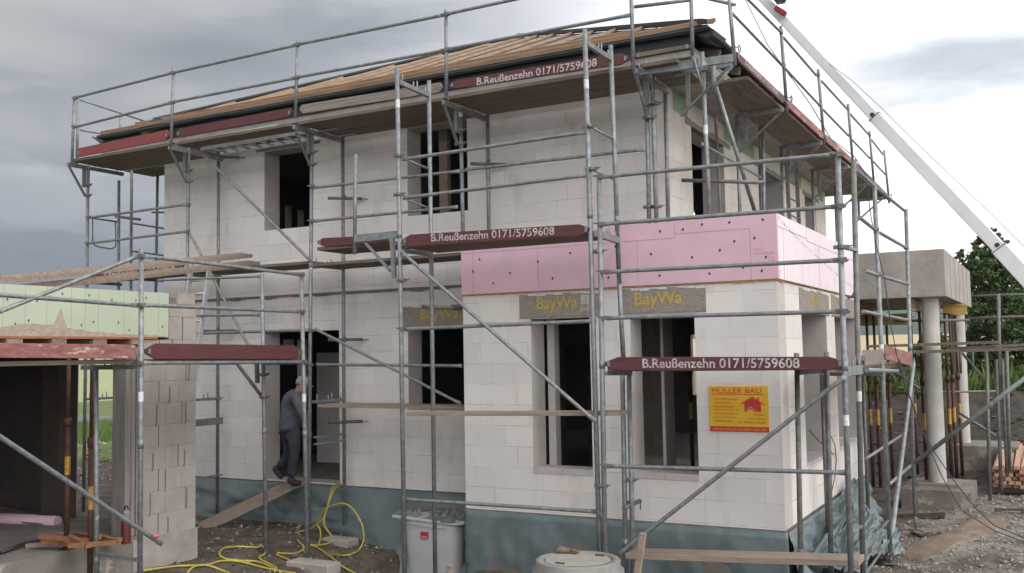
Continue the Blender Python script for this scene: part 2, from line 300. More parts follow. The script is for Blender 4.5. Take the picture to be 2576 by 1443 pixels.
# ------------------------------------------------------------------ ground
def ss(a, b, x):
    t = max(0., min(1., (x-a)/(b-a))); return t*t*(3-2*t)
PM = Vector(CC+ray(280, 1130)*25); PM2 = Vector(CC+ray(2330, 1010)*25); PM3 = Vector(CC+ray(2560, 1010)*22)
def gz(x, y):
    z = -0.60
    z -= .50*ss(-5.45, -5.0, x)*(1-ss(.3, 1.0, x))*(1-ss(-.5+(.9 if x < -4.0 else 0), .3+(.8 if x < -4.0 else 0), y))
    z += .10*ss(.8, 1.6, x)
    z += .12*ss(-6.0, -6.6, x)*(1-ss(-.2, .4, y))
    z -= .10*ss(-7.4, -6.4, x)*(1-ss(-4.2, -3.8, x))*ss(-1.5, 0, y)*(1-ss(1.4, 2.2, y))
    for c, h, rx, ry in ((PM, .45, 3.2, 2.2), (PM2, 1.15, 5.5, 2.0), (PM3, .75, 4.0, 2.5)):
        q = ((x-c.x)/rx)**2+((y-c.y)/ry)**2
        if q < 9: z += h*math.exp(-q)*(1+.35*noise.noise(Vector((x*1.3, y*1.3, 2))))
    d = math.hypot(x-CC[0], y-CC[1]); z += max(0, d-90)*.017
    if d < 60:
        z += .05*noise.noise(Vector((x*.9, y*.9, 0)))+.035*noise.noise(Vector((x*3.1, y*3.1, 5)))+.018*noise.noise(Vector((x*9, y*9, 9)))
    return z
def axis(lo, a, b, hi, st):
    v = [a]; s_ = st
    while v[-1] > lo: s_ *= 1.22; v.append(v[-1]-s_)
    v = v[::-1]
    while v[-1] < b: v.append(v[-1]+st)
    s_ = st
    while v[-1] < hi: s_ *= 1.22; v.append(v[-1]+s_)
    return v
gx = axis(-700, -13, 6, 900, .085); gy = axis(-60, -3.5, 9, 900, .085)
mb = MB(); nx, ny = len(gx), len(gy)
mb.v = [(x, y, gz(x, y)) for y in gy for x in gx]
for j in range(ny-1):
    for i in range(nx-1):
        k = j*nx+i; mb.f.append((k, k+1, k+nx+1, k+nx)); mb.sm.append(True)
        x, y = (gx[i]+gx[i+1])/2, (gy[j]+gy[j+1])/2; d = math.hypot(x-CC[0], y-CC[1]); az = math.degrees(math.atan2(x-CC[0], y-CC[1]))
        w = 2.5*noise.noise(Vector((x*.15, y*.15, 3)))
        if d < (27 if az > -20 else 26)+w: mi = 0
        elif az > -20: mi = 1 if d < 150 else 2
        elif 41 < d < 49: mi = 4
        elif d < 68: mi = 1
        else: mi = 3
        mb.m.append(mi)
def soilmat():
    m = bpy.data.materials.new('building site soil'); m.use_nodes = True; t = m.node_tree; n = t.nodes; l = t.links.new; b = n['Principled BSDF']; b.inputs['Roughness'].default_value = .95
    ge = n.new('ShaderNodeNewGeometry')
    def nz(sc, de=8, ro=.65):
        k = n.new('ShaderNodeTexNoise'); k.inputs['Scale'].default_value = sc; k.inputs['Detail'].default_value = de; k.inputs['Roughness'].default_value = ro; l(ge.outputs['Position'], k.inputs['Vector']); return k.outputs['Fac']
    def rp(s, ps, cs):
        k = n.new('ShaderNodeValToRGB'); e = k.color_ramp.elements
        while len(e) < len(ps): e.new(.5)
        for i in range(len(ps)): e[i].position = ps[i]; e[i].color = (*cs[i], 1)
        l(s, k.inputs[0]); return k.outputs[0]
    a = rp(nz(3.5), [.3, .5, .62, .75], [(.048, .036, .027), (.088, .068, .052), (.135, .108, .085), (.19, .16, .13)])
    vo = n.new('ShaderNodeTexVoronoi'); vo.inputs['Scale'].default_value = 26; l(ge.outputs['Position'], vo.inputs['Vector'])
    peb = rp(vo.outputs['Distance'], [.16, .26], [(1,)*3, (0,)*3]); sepc = n.new('ShaderNodeSeparateColor'); l(vo.outputs['Color'], sepc.inputs[0])
    pick = rp(sepc.outputs[0], [.70, .74], [(0,)*3, (1,)*3])
    mm = n.new('ShaderNodeMath'); mm.operation = 'MULTIPLY'; l(peb, mm.inputs[0]); l(pick, mm.inputs[1])
    x = n.new('ShaderNodeMix'); x.data_type = 'RGBA'; l(mm.outputs[0], x.inputs['Factor']); l(a, x.inputs[6]); l(rp(sepc.outputs[1], [0, 1], [(.15, .12, .10), (.30, .265, .23)]), x.inputs[7])
    sx = n.new('ShaderNodeSeparateXYZ'); l(ge.outputs['Position'], sx.inputs[0]); mr = n.new('ShaderNodeMapRange'); mr.inputs['From Min'].default_value = .2; mr.inputs['From Max'].default_value = 1.4; l(sx.outputs[0], mr.inputs[0])
    m2 = n.new('ShaderNodeMapRange'); m2.inputs['From Min'].default_value = 9; m2.inputs['From Max'].default_value = 6.5; l(sx.outputs[1], m2.inputs[0]); m3 = n.new('ShaderNodeMath'); m3.operation = 'MULTIPLY'; l(mr.outputs[0], m3.inputs[0]); l(m2.outputs[0], m3.inputs[1])
    gv = n.new('ShaderNodeMath'); gv.operation = 'MULTIPLY'; l(m3.outputs[0], gv.inputs[0]); l(rp(nz(1.1, 6), [.44, .58], [(0,)*3, (.8,)*3]), gv.inputs[1])
    ym = n.new('ShaderNodeMapRange'); ym.inputs['From Min'].default_value = 8; ym.inputs['From Max'].default_value = 10.5; l(sx.outputs[1], ym.inputs[0]); dk = n.new('ShaderNodeMix'); dk.data_type = 'RGBA'; dk.blend_type = 'MULTIPLY'; l(ym.outputs[0], dk.inputs['Factor']); l(x.outputs[2], dk.inputs[6]); dk.inputs[7].default_value = (.42, .38, .36, 1); x = dk
    gm = n.new('ShaderNodeMix'); gm.data_type = 'RGBA'; l(gv.outputs[0], gm.inputs['Factor']); l(x.outputs[2], gm.inputs[6]); l(rp(nz(38, 6, .8), [.35, .65], [(.17, .155, .145), (.40, .375, .35)]), gm.inputs[7]); x = gm
    l(x.outputs[2], b.inputs['Base Color'])
    bu = n.new('ShaderNodeBump'); bu.inputs['Strength'].default_value = .9; bu.inputs['Distance'].default_value = .03; l(nz(18, 9, .7), bu.inputs['Height']); l(bu.outputs[0], b.inputs['Normal'])
    MATS['soil'] = m; return m
SOIL = soilmat()
GRASS = mat('meadow', (.13, .17, .055), (.07, .11, .03), scale=.8, rough=1, bump=.6, c3=(.20, .21, .09), t3=.6)
WHEAT = mat('ripe corn field', (.50, .40, .22), (.40, .33, .17), scale=.06, rough=1, stretch=(1, 1, 1))
FIELD = mat('pale green field', (.33, .34, .17), (.26, .28, .13), scale=.3, rough=1)
ROAD = mat('asphalt lane', (.16, .16, .16), (.12, .12, .12), scale=3, rough=.9)
tag(mb.build('ground', [SOIL, GRASS, WHEAT, FIELD, ROAD], recalc=False), 'building site soil running out to meadows, a lane and fields', kind='structure')
# far wooded hills
mb = MB(); n1 = 80; rows = 7
for j in range(rows):
    for i in range(n1+1):
        az = R(-62+i*1.0); d = 640+j*110
        h = (1-math.exp(-j*.75))*(34+12*noise.noise(Vector((i*.11, 0, 1)))+8*noise.noise(Vector((i*.5, j, 1)))) * (1.35 if az > R(-25) else .6)
        mb.v.append((CC[0]+math.sin(az)*d, CC[1]+math.cos(az)*d, 8+h))
for j in range(rows-1):
    for i in range(n1):
        k = j*(n1+1)+i; mb.f.append((k, k+1, k+n1+2, k+n1+1)); mb.m.append(0); mb.sm.append(True)
HILL = mat('wooded hillside', (.055, .085, .055), (.035, .06, .045), scale=.012, rough=1, c3=(.36, .33, .18), t3=.60, scale3=.006)
tag(mb.build('hills', HILL, recalc=False), 'low wooded hills with a few pale fields on the horizon', kind='structure')
# ------------------------------------------------------------------ the house
YW = 1.15; XL = -10.94; XR = -1.76; YB = 12.2; HT = 5.55; TH = .36
house = thing('house', 'two storey house shell in pale blockwork with a hipped roof still being battened', 'house', (-5, 5, 0))
back_ops = [(-5.02, -4.76, .9, 2.35), (-8.5, -7.3, 3.9, 5.2), (-5.2, -4.3, 4.6, 5.35)]
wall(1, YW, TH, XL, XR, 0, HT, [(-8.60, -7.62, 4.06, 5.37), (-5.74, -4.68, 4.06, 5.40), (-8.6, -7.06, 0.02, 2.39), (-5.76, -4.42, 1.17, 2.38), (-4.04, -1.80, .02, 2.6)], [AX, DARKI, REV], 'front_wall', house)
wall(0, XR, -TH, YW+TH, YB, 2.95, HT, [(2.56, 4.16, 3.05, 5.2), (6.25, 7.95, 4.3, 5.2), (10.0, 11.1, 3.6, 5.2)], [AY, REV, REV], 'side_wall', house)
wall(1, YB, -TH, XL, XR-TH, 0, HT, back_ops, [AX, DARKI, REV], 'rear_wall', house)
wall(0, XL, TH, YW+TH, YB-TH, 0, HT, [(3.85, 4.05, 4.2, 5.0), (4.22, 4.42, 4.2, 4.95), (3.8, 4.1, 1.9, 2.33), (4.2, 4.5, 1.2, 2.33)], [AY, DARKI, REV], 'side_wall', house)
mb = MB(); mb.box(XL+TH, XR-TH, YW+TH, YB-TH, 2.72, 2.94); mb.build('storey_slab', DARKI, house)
mb = MB(); mb.box(XL+.02, XR, YW+.02, YB, -.25, .0); mb.box(XR, -.02, .03, 5.2, -.25, 0.0); mb.box(-4.05, XR, .03, YW+.02, -.25, 0.0); mb.build('floor_slab', FLOOR, house)
wall(0, -6.9, .14, YW+TH, 7.5, 0, 2.72, [(5.6, 6.6, 0, 2.1)], [DARKI, DARKI, DARKI], 'partition_or_blocker', house)
wall(0, -4.3, .14, YW+TH, 8.0, 0, 2.72, [(3.2, 4.3, 0, 2.1)], [DARKI, DARKI, DARKI], 'partition_or_blocker', house)
wall(0, -6.6, .14, YW+TH, YB-TH, 2.94, HT, [(6, 7, 2.94, 5)], [DARKI, DARKI, DARKI], 'partition_or_blocker', house)
wall(1, 5.2, .14, -6.4, XR-TH, 2.94, HT, [(-3.6, -2.6, 2.94, 5.4)], [DARKI, DARKI, DARKI], 'partition_or_blocker', house)
wall(1, 3.6, .14, on(797, 1000, 1, 3.6).x, -6.92, 0, on(820, 888, 1, 3.6).z, [], [AX, AX, REV], 'partition_or_blocker', house)
# mortar bed on top of the ground floor storey
mb = MB(); st = 60
for i in range(st):
    a = XL+(-4.1-XL)*i/st; b = XL+(-4.1-XL)*(i+1)/st; h = .02+.035*max(0, noise.noise(Vector((i*.31, 0, 4)))+.2)
    mb.box(a, b, YW-.012, YW+.01, 2.965-h, 2.985)
mb.build('mortar_bed', MORT, house)
def lintel(ax, c, u0, u1, z0, z1, words=None, ww=None, logo=False, strip=True, out_=-.006, cat=None):
    mb = MB(); P = (lambda u, w, z: (u, w, z)) if ax == 1 else (lambda u, w, z: (-w, u, z))
    def bx(a, b, w0, w1, e, f, mi):
        if ax == 1: mb.box(a, b, c+w0, c+w1, e, f, mi)
        else: mb.box(c-w1, c-w0, a, b, e, f, mi)
    bx(u0, u1, out_, .10, z0+.012, z1, 0)
    if strip: bx(u0, u1, out_-.006, .09, z0-.006, z0+.012, 1)
    for i in range(9):       # ragged line of plaster along the top edge
        if (i*7) % 5 == 0: continue
        a = u0+(u1-u0)*i/9; bx(a, a+(u1-u0)/9*.97, out_-.004, out_+.01, z1-.012-.008*(i % 3), z1+.004, 2)
    o = mb.build('lintel', [LINT, STEEL, PALE], house)
    if words:
        ux = Vector((1, 0, 0)) if ax == 1 else Vector((0, 1, 0)); uu, zt, w_, h_ = ww
        p = Vector((uu, c+out_, zt)) if ax == 1 else Vector((c-out_, uu, zt))
        text(words, p, ux, (0, 0, 1), w_, h_, YELT, o, bold=.012, depth=.003)
    return o
YELT = mat('yellow sprayed letters', (.56, .40, .05), (.42, .31, .08), scale=50, rough=.7, c3=(.28, .235, .16), t3=.555, scale3=40)
WHT = mat('white stamp ink', (.62, .60, .56), (.40, .37, .33), scale=30, rough=.8)
def maker_stamp(o, x, z, s, c, full=True):
    mb = MB(); y = c-.0085
    mb.box(x, x+s, y, y+.002, z, z+s, 0)
    o2 = mb.build('stamp', WHT, o); mb = MB()
    for r_ in (.16, .28, .40):
        for i in range(14):
            if i % 7 == 6: continue
            t0, t1 = 2*math.pi*i/14, 2*math.pi*(i+1)/14; p0 = (x+s*.5+s*r_*math.cos(t0), y-.0008, z+s*.5+s*r_*math.sin(t0)); p1 = (x+s*.5+s*r_*math.cos(t1), y-.0008, z+s*.5+s*r_*math.sin(t1))
            mb.bar(p0, p1, .0015, s*.05)
    mb.bar((x+s*.08, y-.0008, z), (x+s*.08, y-.0008, z+s*.8), .0015, s*.05)
    mb.build('stamp_rings', LINT, o)
l1 = lintel(1, 0, -3.24, -2.13, 2.42, 2.715, 'BayWa', (-2.99, 2.475, .56, .20)); maker_stamp(l1, -2.385, 2.565, .11, 0)
text('EnEV', (-2.385, -.008, 2.48), (1, 0, 0), (0, 0, 1), .17, .065, WHT, l1)
lintel(1, 0, -1.84, -.81, 2.425, 2.72, 'BayWa', (-1.68, 2.475, .59, .20))
lintel(1, YW, -5.85, -4.3, 2.41, 2.70, 'BayWa', (-5.52, 2.46, .66, .19))
l4 = lintel(1, YW, -5.83, -4.56, 5.41, 5.56); text('ENEV', (-4.80, YW-.009, 5.44), (1, 0, 0), (0, 0, 1), .17, .06, WHT, l4)
l5 = lintel(1, YW, -8.78, -7.42, 5.385, 5.56); text('ENEV', (-8.68, YW-.009, 5.42), (1, 0, 0), (0, 0, 1), .19, .06, WHT, l5)
lintel(0, 0, 1.08, 2.88, 2.42, 2.715, 'BayWa', (1.75, 2.47, .45, .20)); lintel(0, 0, 3.05, 5.05, 2.42, 2.715, 'BayWa', (3.6, 2.47, .5, .20))
lintel(0, XR, 2.3, 4.5, 5.2, 5.3, strip=True); lintel(0, XR, 6.0, 8.2, 5.2, 5.3); lintel(0, XR, 9.8, 11.4, 5.2, 5.3)
for a, b in ((1.80, 2.42), (4.2, 6.0), (8.3, 9.7), (11.4, 11.9)):
    mb = MB(); mb.box(XR-.02, XR+.004, a, b, 5.28, 5.55); mb.build('edge_insulation', GREENW, house)
# single storey extension
wall(1, 0, TH, -4.08, 0, 0, 2.735, [(-3.085, -2.275, .555, 2.405), (-1.75, -.955, .555, 2.405)], [AXB, REV, REV], 'extension_wall', house)
wall(0, 0, -TH, TH, 5.2, 0, 2.735, [(1.18, 2.68, .6, 2.41), (3.25, 4.85, .6, 2.41)], [AYB, REV, REV], 'extension_wall', house)
wall(0, -4.08, TH, TH, YW, 0, 2.735, [], [AYB, DARKI, REV], 'extension_wall', house)
wall(1, 5.2, -TH, XR, -TH, 0, 2.735, [], [AXB, DARKI, REV], 'extension_wall', house)
wall(0, -3.05, .10, TH+.02, .52, 0, 2.7, [], [REV, REV, REV], 'partition_or_blocker', house)
wall(0, -.80, .12, TH+.01, 5.19-TH, 0.01, 2.72, [], [DARKI, DARKI, DARKI], 'partition_or_blocker', house)  # added dark wall, blocks side window light from the extension interior
wall(1, 4.7, .12, XR, -.82, 0.01, 2.72, [], [DARKI, DARKI, DARKI], 'partition_or_blocker', house)  # added end piece of the light blocking wall
for u0, u1, in ((-3.085, -2.275), (-1.75, -.955)):
    mb = MB(); mb.box(u0, (u0+u1)/2-.002, -.012, TH*.9, .49, .56); mb.box((u0+u1)/2+.002, u1, -.012, TH*.9, .49, .56); mb.build('window_sill', REV, house)
for a, b in ((1.18, 2.68), (3.25, 4.85)):
    mb = MB(); mb.box(-TH, .01, a, b, .555, .603); mb.build('window_sill', REV, house)
# flat roof with its foam edge boards
mb = MB(); mb.box(-4.05, -.03, .03, YW-.02, 2.735, 2.96); mb.box(XR+.005, -.03, YW-.02, 5.17, 2.735, 2.96); mb.box(-4.05, -.03, .03, .2, 2.96, 3.42); mb.box(-.2, -.03, .2, 5.17, 2.96, 3.42); mb.build('flat_roof', CONC, house)
mb = MB(); mb.box(-4.08, .0298, -.03, .028, 2.755, 3.485)
rnd = random.Random(3)
def seam(mb, p0, p1, w, mi): mb.bar(p0, p1, w, w*.9, mi)
Yf = -.0305
for a, b in (((-4.08, 3.29), (-1.15, 3.29)), ((-1.15, 3.335), (-.28, 3.335))): seam(mb, (a[0], Yf, a[1]), (b[0], Yf, b[1]), .004, 1)
for x, a, b in ((-1.15, 3.29, 3.485), (-.27, 2.755, 3.34), (-2.42, 3.29, 3.485), (-1.62, 2.755, 3.29), (-2.95, 2.755, 3.29), (-3.9, 2.755, 3.485)): seam(mb, (x, Yf, a), (x, Yf, b), .003, 1)
dots = [(-3.8, 3.2), (-3.35, 3.0), (-3.6, 2.88), (-2.95, 3.12), (-2.75, 2.9), (-2.5, 3.2), (-2.2, 3.06), (-2.0, 2.87), (-1.9, 3.24), (-1.45, 3.12), (-1.35, 2.86), (-1.33, 3.38), (-1.05, 3.38), (-.95, 3.05), (-.82, 3.42), (-.75, 2.85), (-.62, 3.11), (-.5, 3.42), (-.36, 2.9), (-.22, 3.22), (-.1, 3.0), (-.12, 3.42), (-.15, 2.85), (-3.1, 3.38), (-3.9, 3.05), (-2.35, 3.4), (-.45, 3.2)]
for x, z in dots:
    t = rnd.uniform(-.9, .9); d_ = Vector((math.sin(t)*.019, 0, math.cos(t)*.019)); c = Vector((x, Yf-.002, z)); e_ = d_.cross(Vector((0, 1, 0))).normalized()*.011
    mb.poly([c+d_, c+d_*.6+e_, c-d_*.6+e_, c-d_, c-d_*.6-e_, c+d_*.6-e_], 2)
pf = mb.build('edge_insulation', [PINK, SEAM, DOT], house); tag(pf, 'clean pink foam board with dark dowels')
PRT = mat('faint red print', (.70, .26, .36), (.66, .40, .48), scale=40, rough=.7)
for w_, zz_, u_, wd, hh in (('XPS', 3.08, -.245, .12, .035), ('TOP30  AUSTROTHERM', 3.03, -.235, .36, .032), ('CE', 2.93, .0, .0, 0)):
    if wd: text(w_, (u_, -.031, zz_), (1, 0, 0), (0, 0, 1), min(wd, .235) if u_+wd > 0 else wd, hh, PRT, pf, depth=.002)
text('CE', (-.075, -.031, 2.955), (1, 0, 0), (0, 0, 1), .07, .045, PRT, pf, depth=.002)
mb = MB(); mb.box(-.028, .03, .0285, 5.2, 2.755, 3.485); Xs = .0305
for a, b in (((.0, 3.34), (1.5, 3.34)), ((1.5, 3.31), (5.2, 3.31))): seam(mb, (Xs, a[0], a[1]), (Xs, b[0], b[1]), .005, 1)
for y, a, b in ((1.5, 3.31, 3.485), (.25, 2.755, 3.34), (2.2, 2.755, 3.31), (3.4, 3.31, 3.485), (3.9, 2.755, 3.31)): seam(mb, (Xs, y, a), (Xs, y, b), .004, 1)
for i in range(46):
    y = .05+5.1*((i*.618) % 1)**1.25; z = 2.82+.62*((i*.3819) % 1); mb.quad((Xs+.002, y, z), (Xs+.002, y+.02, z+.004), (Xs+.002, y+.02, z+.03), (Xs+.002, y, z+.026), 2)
tag(mb.build('edge_insulation', [PINKW, SEAM, DOT], house), 'pink foam board round the corner, coloured paler as the lit face')
mb = MB()       # squeezed out foam under the boards
for i in range(90):
    a = -4.08+4.1*i/90; h = .018+.02*abs(noise.noise(Vector((i*.27, 1, 1)))); mb.box(a, a+4.1/90, -.018-.01*abs(noise.noise(Vector((i*.4, 2, 7)))), .02, 2.757-h, 2.757)
for i in range(60):
    a = 5.2*i/60; h = .012+.03*abs(noise.noise(Vector((i*.27, 9, 1)))); mb.box(-.02, .014, a, a+5.2/60, 2.757-h, 2.757)
mb.build('foam_joint', FOAM, house)
# membrane over the base
def curtain(path, z0f, z1f, name, amp=.03, nu=90, nv=14, mats=FOIL, parent=house, lean=.0):
    pts = [Vector(p) for p in path]; seg = [(pts[i+1]-pts[i]).length for i in range(len(pts)-1)]; tot = sum(seg); mb = MB()
    for i in range(nu+1):
        s_ = tot*i/nu; k = 0
        while k < len(seg)-1 and s_ > seg[k]: s_ -= seg[k]; k += 1
        p = pts[k].lerp(pts[k+1], min(1, s_/seg[k])); d = (pts[k+1]-pts[k]).normalized(); nn = Vector((d.y, -d.x, 0))
        for j in range(nv+1):
            t = j/nv; z = z0f(i/nu)*(1-t)+z1f(i/nu)*t
            w = amp*t**.6*(noise.noise(Vector((i*.09, j*.16, 3)))+.5*noise.noise(Vector((i*.3+j*.25, j*.5, 8))))+lean*t*t+.012
            q = p+nn*w; mb.v.append((q.x, q.y, z))
    for i in range(nu):
        for j in range(nv):
            k = i*(nv+1)+j; mb.f.append((k, k+1, k+nv+2, k+nv+1)); mb.m.append(0); mb.sm.append(True)
    o = mb.build(name, mats, parent, recalc=False); sd_ = o.modifiers.new('t', 'SOLIDIFY'); sd_.thickness = .006; return o
curtain([(-4.09, -.002, 0), (.03, -.002, 0)], lambda t: -.01-.012*math.sin(t*40)**2, lambda t: -1.22, 'base_membrane', amp=.12)
curtain([(.03, -.002, 0), (.05, 5.15, 0)], lambda t: -.01, lambda t: -.62, 'base_membrane', amp=.16, nu=120, lean=.22)
FB = [(-10.9, .95, -.66), (-9.57, .78, -.68), (-9.0, .92, -.68), (-8.2, .95, -.68), (-7.4, .85, -.70), (-6.7, .78, -.76), (-6.0, .42, -.80), (-5.4, .12, -.86), (-4.95, .10, -1.1), (-4.15, .15, -1.15)]
mb = MB(); nu, nv = 170, 18
for i in range(nu+1):
    u = i/nu; x = XL+(-4.09-XL)*u; k = 0
    while k < len(FB)-2 and x > FB[k+1][0]: k += 1
    t = max(0, min(1, (x-FB[k][0])/(FB[k+1][0]-FB[k][0]))); bt = Vector(FB[k]).lerp(Vector(FB[k+1]), t)
    for j in range(nv+1):
        v = j/nv; w_ = v**1.15; y = (YW-.012)*(1-w_)+bt.y*w_; z = -.012+(bt.z+.012)*v**.92
        f_ = .13*math.sin(math.pi*v)**.7*(noise.noise(Vector((x*1.1+v*1.5, v*2.2, 3)))+.5*noise.noise(Vector((x*2.6-v*3, v*3, 8)))); y -= abs(f_)*1.1+.004; z += f_*.35*v
        mb.v.append((x, y, z))
for i in range(nu):
    for j in range(nv): k = i*(nv+1)+j; mb.f.append((k, k+1, k+nv+2, k+nv+1)); mb.m.append(0); mb.sm.append(True)
o = mb.build('base_membrane', FOIL, house, recalc=False); s2 = o.modifiers.new('t', 'SOLIDIFY'); s2.thickness = .006
mb = MB(); mb.box(-4.06, .0, -.0, TH, -1.3, -.0); mb.box(-TH, .0, TH, 5.2, -1.3, -.0); mb.box(XL, -4.06, YW+.01, YW+TH, -1.3, -.25); mb.box(XL, XL+TH, YW, YB, -1.2, 0); mb.build('plinth', CONCD, house)
# overhanging roof slab, roof
mb = MB(); mb.box(XL-.75, XR+.72, YW-.72, YB+.7, HT, HT+.12); mb.build('roof_slab', CONC, house)
mb = MB()
for k in range(4): mb.box(XR+.722, XR+.735+.004*(k % 2), YW-.72, YB+.7, HT-.012+k*.036, HT+.018+k*.036)
mb.build('slab_edge', CREAM, house)
mb = MB(); mb.box(XL-.75, XR+.72, YW-.75, YW-.722, HT+.085, HT+.30); mb.build('membrane_gap_shade', ROOFK, house)  # dark membrane strip over the slab edge, standing in for the shaded eave gap
EX0, EX1, EY0, EY1, EZ = -11.66, -.78, .30, 13.0, 5.86; AP = [(-6.28, 5.9, 8.22), (-6.28, 7.4, 8.22)]
roof = MB(); A, B_, C_, D_ = (EX0, EY0, EZ), (EX1, EY0, EZ), (EX1, EY1, EZ), (EX0, EY1, EZ)
for f in ((A, B_, AP[0]), (B_, C_, AP[1], AP[0]), (C_, D_, AP[1]), (D_, A, AP[0], AP[1])):
    roof.prism(f, (0, 0, -.03))
ro = roof.build('roof', ROOFM, house)
sl0 = (Vector(AP[0])-Vector(((EX0+EX1)/2, EY0, EZ))); FN = Vector((0, -sl0.z, sl0.y)).normalized()
def fr(x, t, h=0): return Vector((x, EY0+sl0.y*t, EZ+sl0.z*t))+FN*h
def xl(t): return EX0+(AP[0][0]-EX0)*t
def xr(t): return EX1+(AP[0][0]-EX1)*t
def pieces(mb, t, x0, x1, w=.05, h=.035, off=.03):
    x = x0
    while x < x1-.02:
        e = min(x1, x+rnd.uniform(2.6, 4.2)); j = rnd.uniform(-.004, .004); mb.bar(fr(x+.004, t, off+j), fr(e-.004, t, off+j), w, h, up=FN); x = e
mb = MB(); pieces(mb, .004, EX0+.12, EX1+.10, h=.05, off=.035); mb.build('eave_batten', WOODN, ro)
mb = MB(); pieces(mb, .062, EX0+.6, EX1-1.1, h=.05, off=.055); mb.build('eave_batten', WOODN, ro)
k = 0
x = EX0+1.0
while x < EX1-.9:                          # counter battens running up the slope
    lim = (x-EX0)/(AP[0][0]-EX0) if x < AP[0][0] else (EX1-x)/(EX1-AP[0][0])
    if lim > .22:
        mb = MB(); t0 = .15+.012*((k*7) % 3); mb.bar(fr(x, t0, .03), fr(x+rnd.uniform(-.05, .05), lim-.015, .03), .05, .036, up=FN); mb.build('counter_batten', WOODY, ro); k += 1
    x += .66
mb = MB()
for t in (.13,): mb.bar(fr(EX0+.5, t, .012), fr(EX1-.9, t, .012), .09, .02, up=FN)
mb.build('membrane_lap', ROOFK, ro)
mb = MB(); mb.bar(fr(xl(.12), .12, .05), Vector(AP[0])+Vector((0, 0, .05)), .16, .03); mb.build('hip_strip', ROOFK, ro)
mb = MB(); mb.bar(fr(xr(.0), .0, .04), Vector(AP[0])+Vector((0, 0, .05)), .18, .05); mb.build('hip_strip', ROOFK, ro)
mb = MB()
for i in range(40):      # hanging eave membrane
    a, b = EX0+(EX1-EX0)*i/40, EX0+(EX1-EX0)*(i+1)/40; h = lambda q: .06+.02*noise.noise(Vector((q*1.4, 0, 0)))
    mb.quad((a, EY0-.005, EZ-.0), (b, EY0-.005, EZ-.0), (b, EY0+.02, EZ-h(b)), (a, EY0+.02, EZ-h(a)))
for i in range(30):
    a, b = EY0+(EY1-EY0)*i/30, EY0+(EY1-EY0)*(i+1)/30; h = lambda q: .05+.02*noise.noise(Vector((q*1.4, 3, 0)))
    mb.quad((EX1, a, EZ), (EX1, b, EZ), (EX1-.02, b, EZ-h(b)), (EX1-.02, a, EZ-h(a)))
mb.build('eave_membrane', ROOFK, ro, recalc=False)
p = on(1800, 100, 1, .3)
mb = MB(); mb.prism([on(1783, 68, 1, .36), on(1795, 74, 1, .36), on(1792, 88, 1, .36), on(1780, 97, 1, .36), on(1740, 84, 1, .36)], (.05, .35, -.03)); mb.build('loose_membrane', ROOFK, ro)
mb = MB(); mb.prism([on(340, 328, 1, .35), on(395, 296, 1, .35), on(412, 300, 1, .35), on(405, 322, 1, .35), on(360, 340, 1, .35)], (0, .35, .02)); mb.build('loose_membrane', ROOFM, ro)
mb = MB(); mb.prism([on(228, 343, 1, .3), on(262, 356, 1, .3), on(252, 362, 1, .3)], (0, .3, 0)); mb.build('loose_membrane', ROOFM, ro)
x = EX0+.4
while x < EX1-.2:
    mb = MB(); mb.bar((x, EY0+.12, EZ-.10), (x, YW+.6, EZ+.18), .08, .10); mb.build('rafter', WOODG, ro); x += .86
y = 1.2
while y < EY1-.3:
    mb = MB(); mb.bar((EX1-.12, y, EZ-.10), (XR-.6, y, EZ+.22), .08, .10); mb.build('rafter', WOODG, ro); y += .9
mb = MB(); mb.box(XL-.3, XR+.3, YW-.1, YW+.1, HT+.121, HT+.26); mb.box(XR-.1, XR+.1, YW+.1, YB, HT+.121, HT+.26); mb.build('wall_plate', WOODG, house)
# ------------------------------------------------------------------ scaffold kit
RT = .0275
def P(c, ax, v): return on(c[0], c[1], ax, v) if len(c) == 2 else Vector(c)
def standard(par, a, b, ax, v, r=RT, m=STEEL, sticker=None, foot=None, name='standard', ext=None):
    p0, p1 = P(a, ax, v), P(b, ax, v)
    if ext is not None: d = (p1-p0); p1 = p0+d*((ext-p0.z)/d.z)
    mb = MB(); mb.tube(p0, p1, r, 12); L_ = (p1-p0).length
    if L_ > 2.6:
        q = p0.lerp(p1, 2.0/L_); mb.tube(q, q+(p1-p0).normalized()*.09, r*1.16, 12)
    o = mb.build(name, m, par)
    if sticker is not None:
        q = p0.lerp(p1, sticker); d = (p1-p0).normalized(); mb = MB(); mb.tube(q, q+d*.10, r*1.03, 12, cap=False); mb.build('sticker', PALE, o)
    if foot is not None:
        z = foot; q = p1.copy(); mb = MB(); mb.box(q.x-.075, q.x+.075, q.y-.075, q.y+.075, z, z+.008); mb.tube((q.x, q.y, z+.008), q, .017, 8); mb.build('base_plate', STEELD, par)
    return o
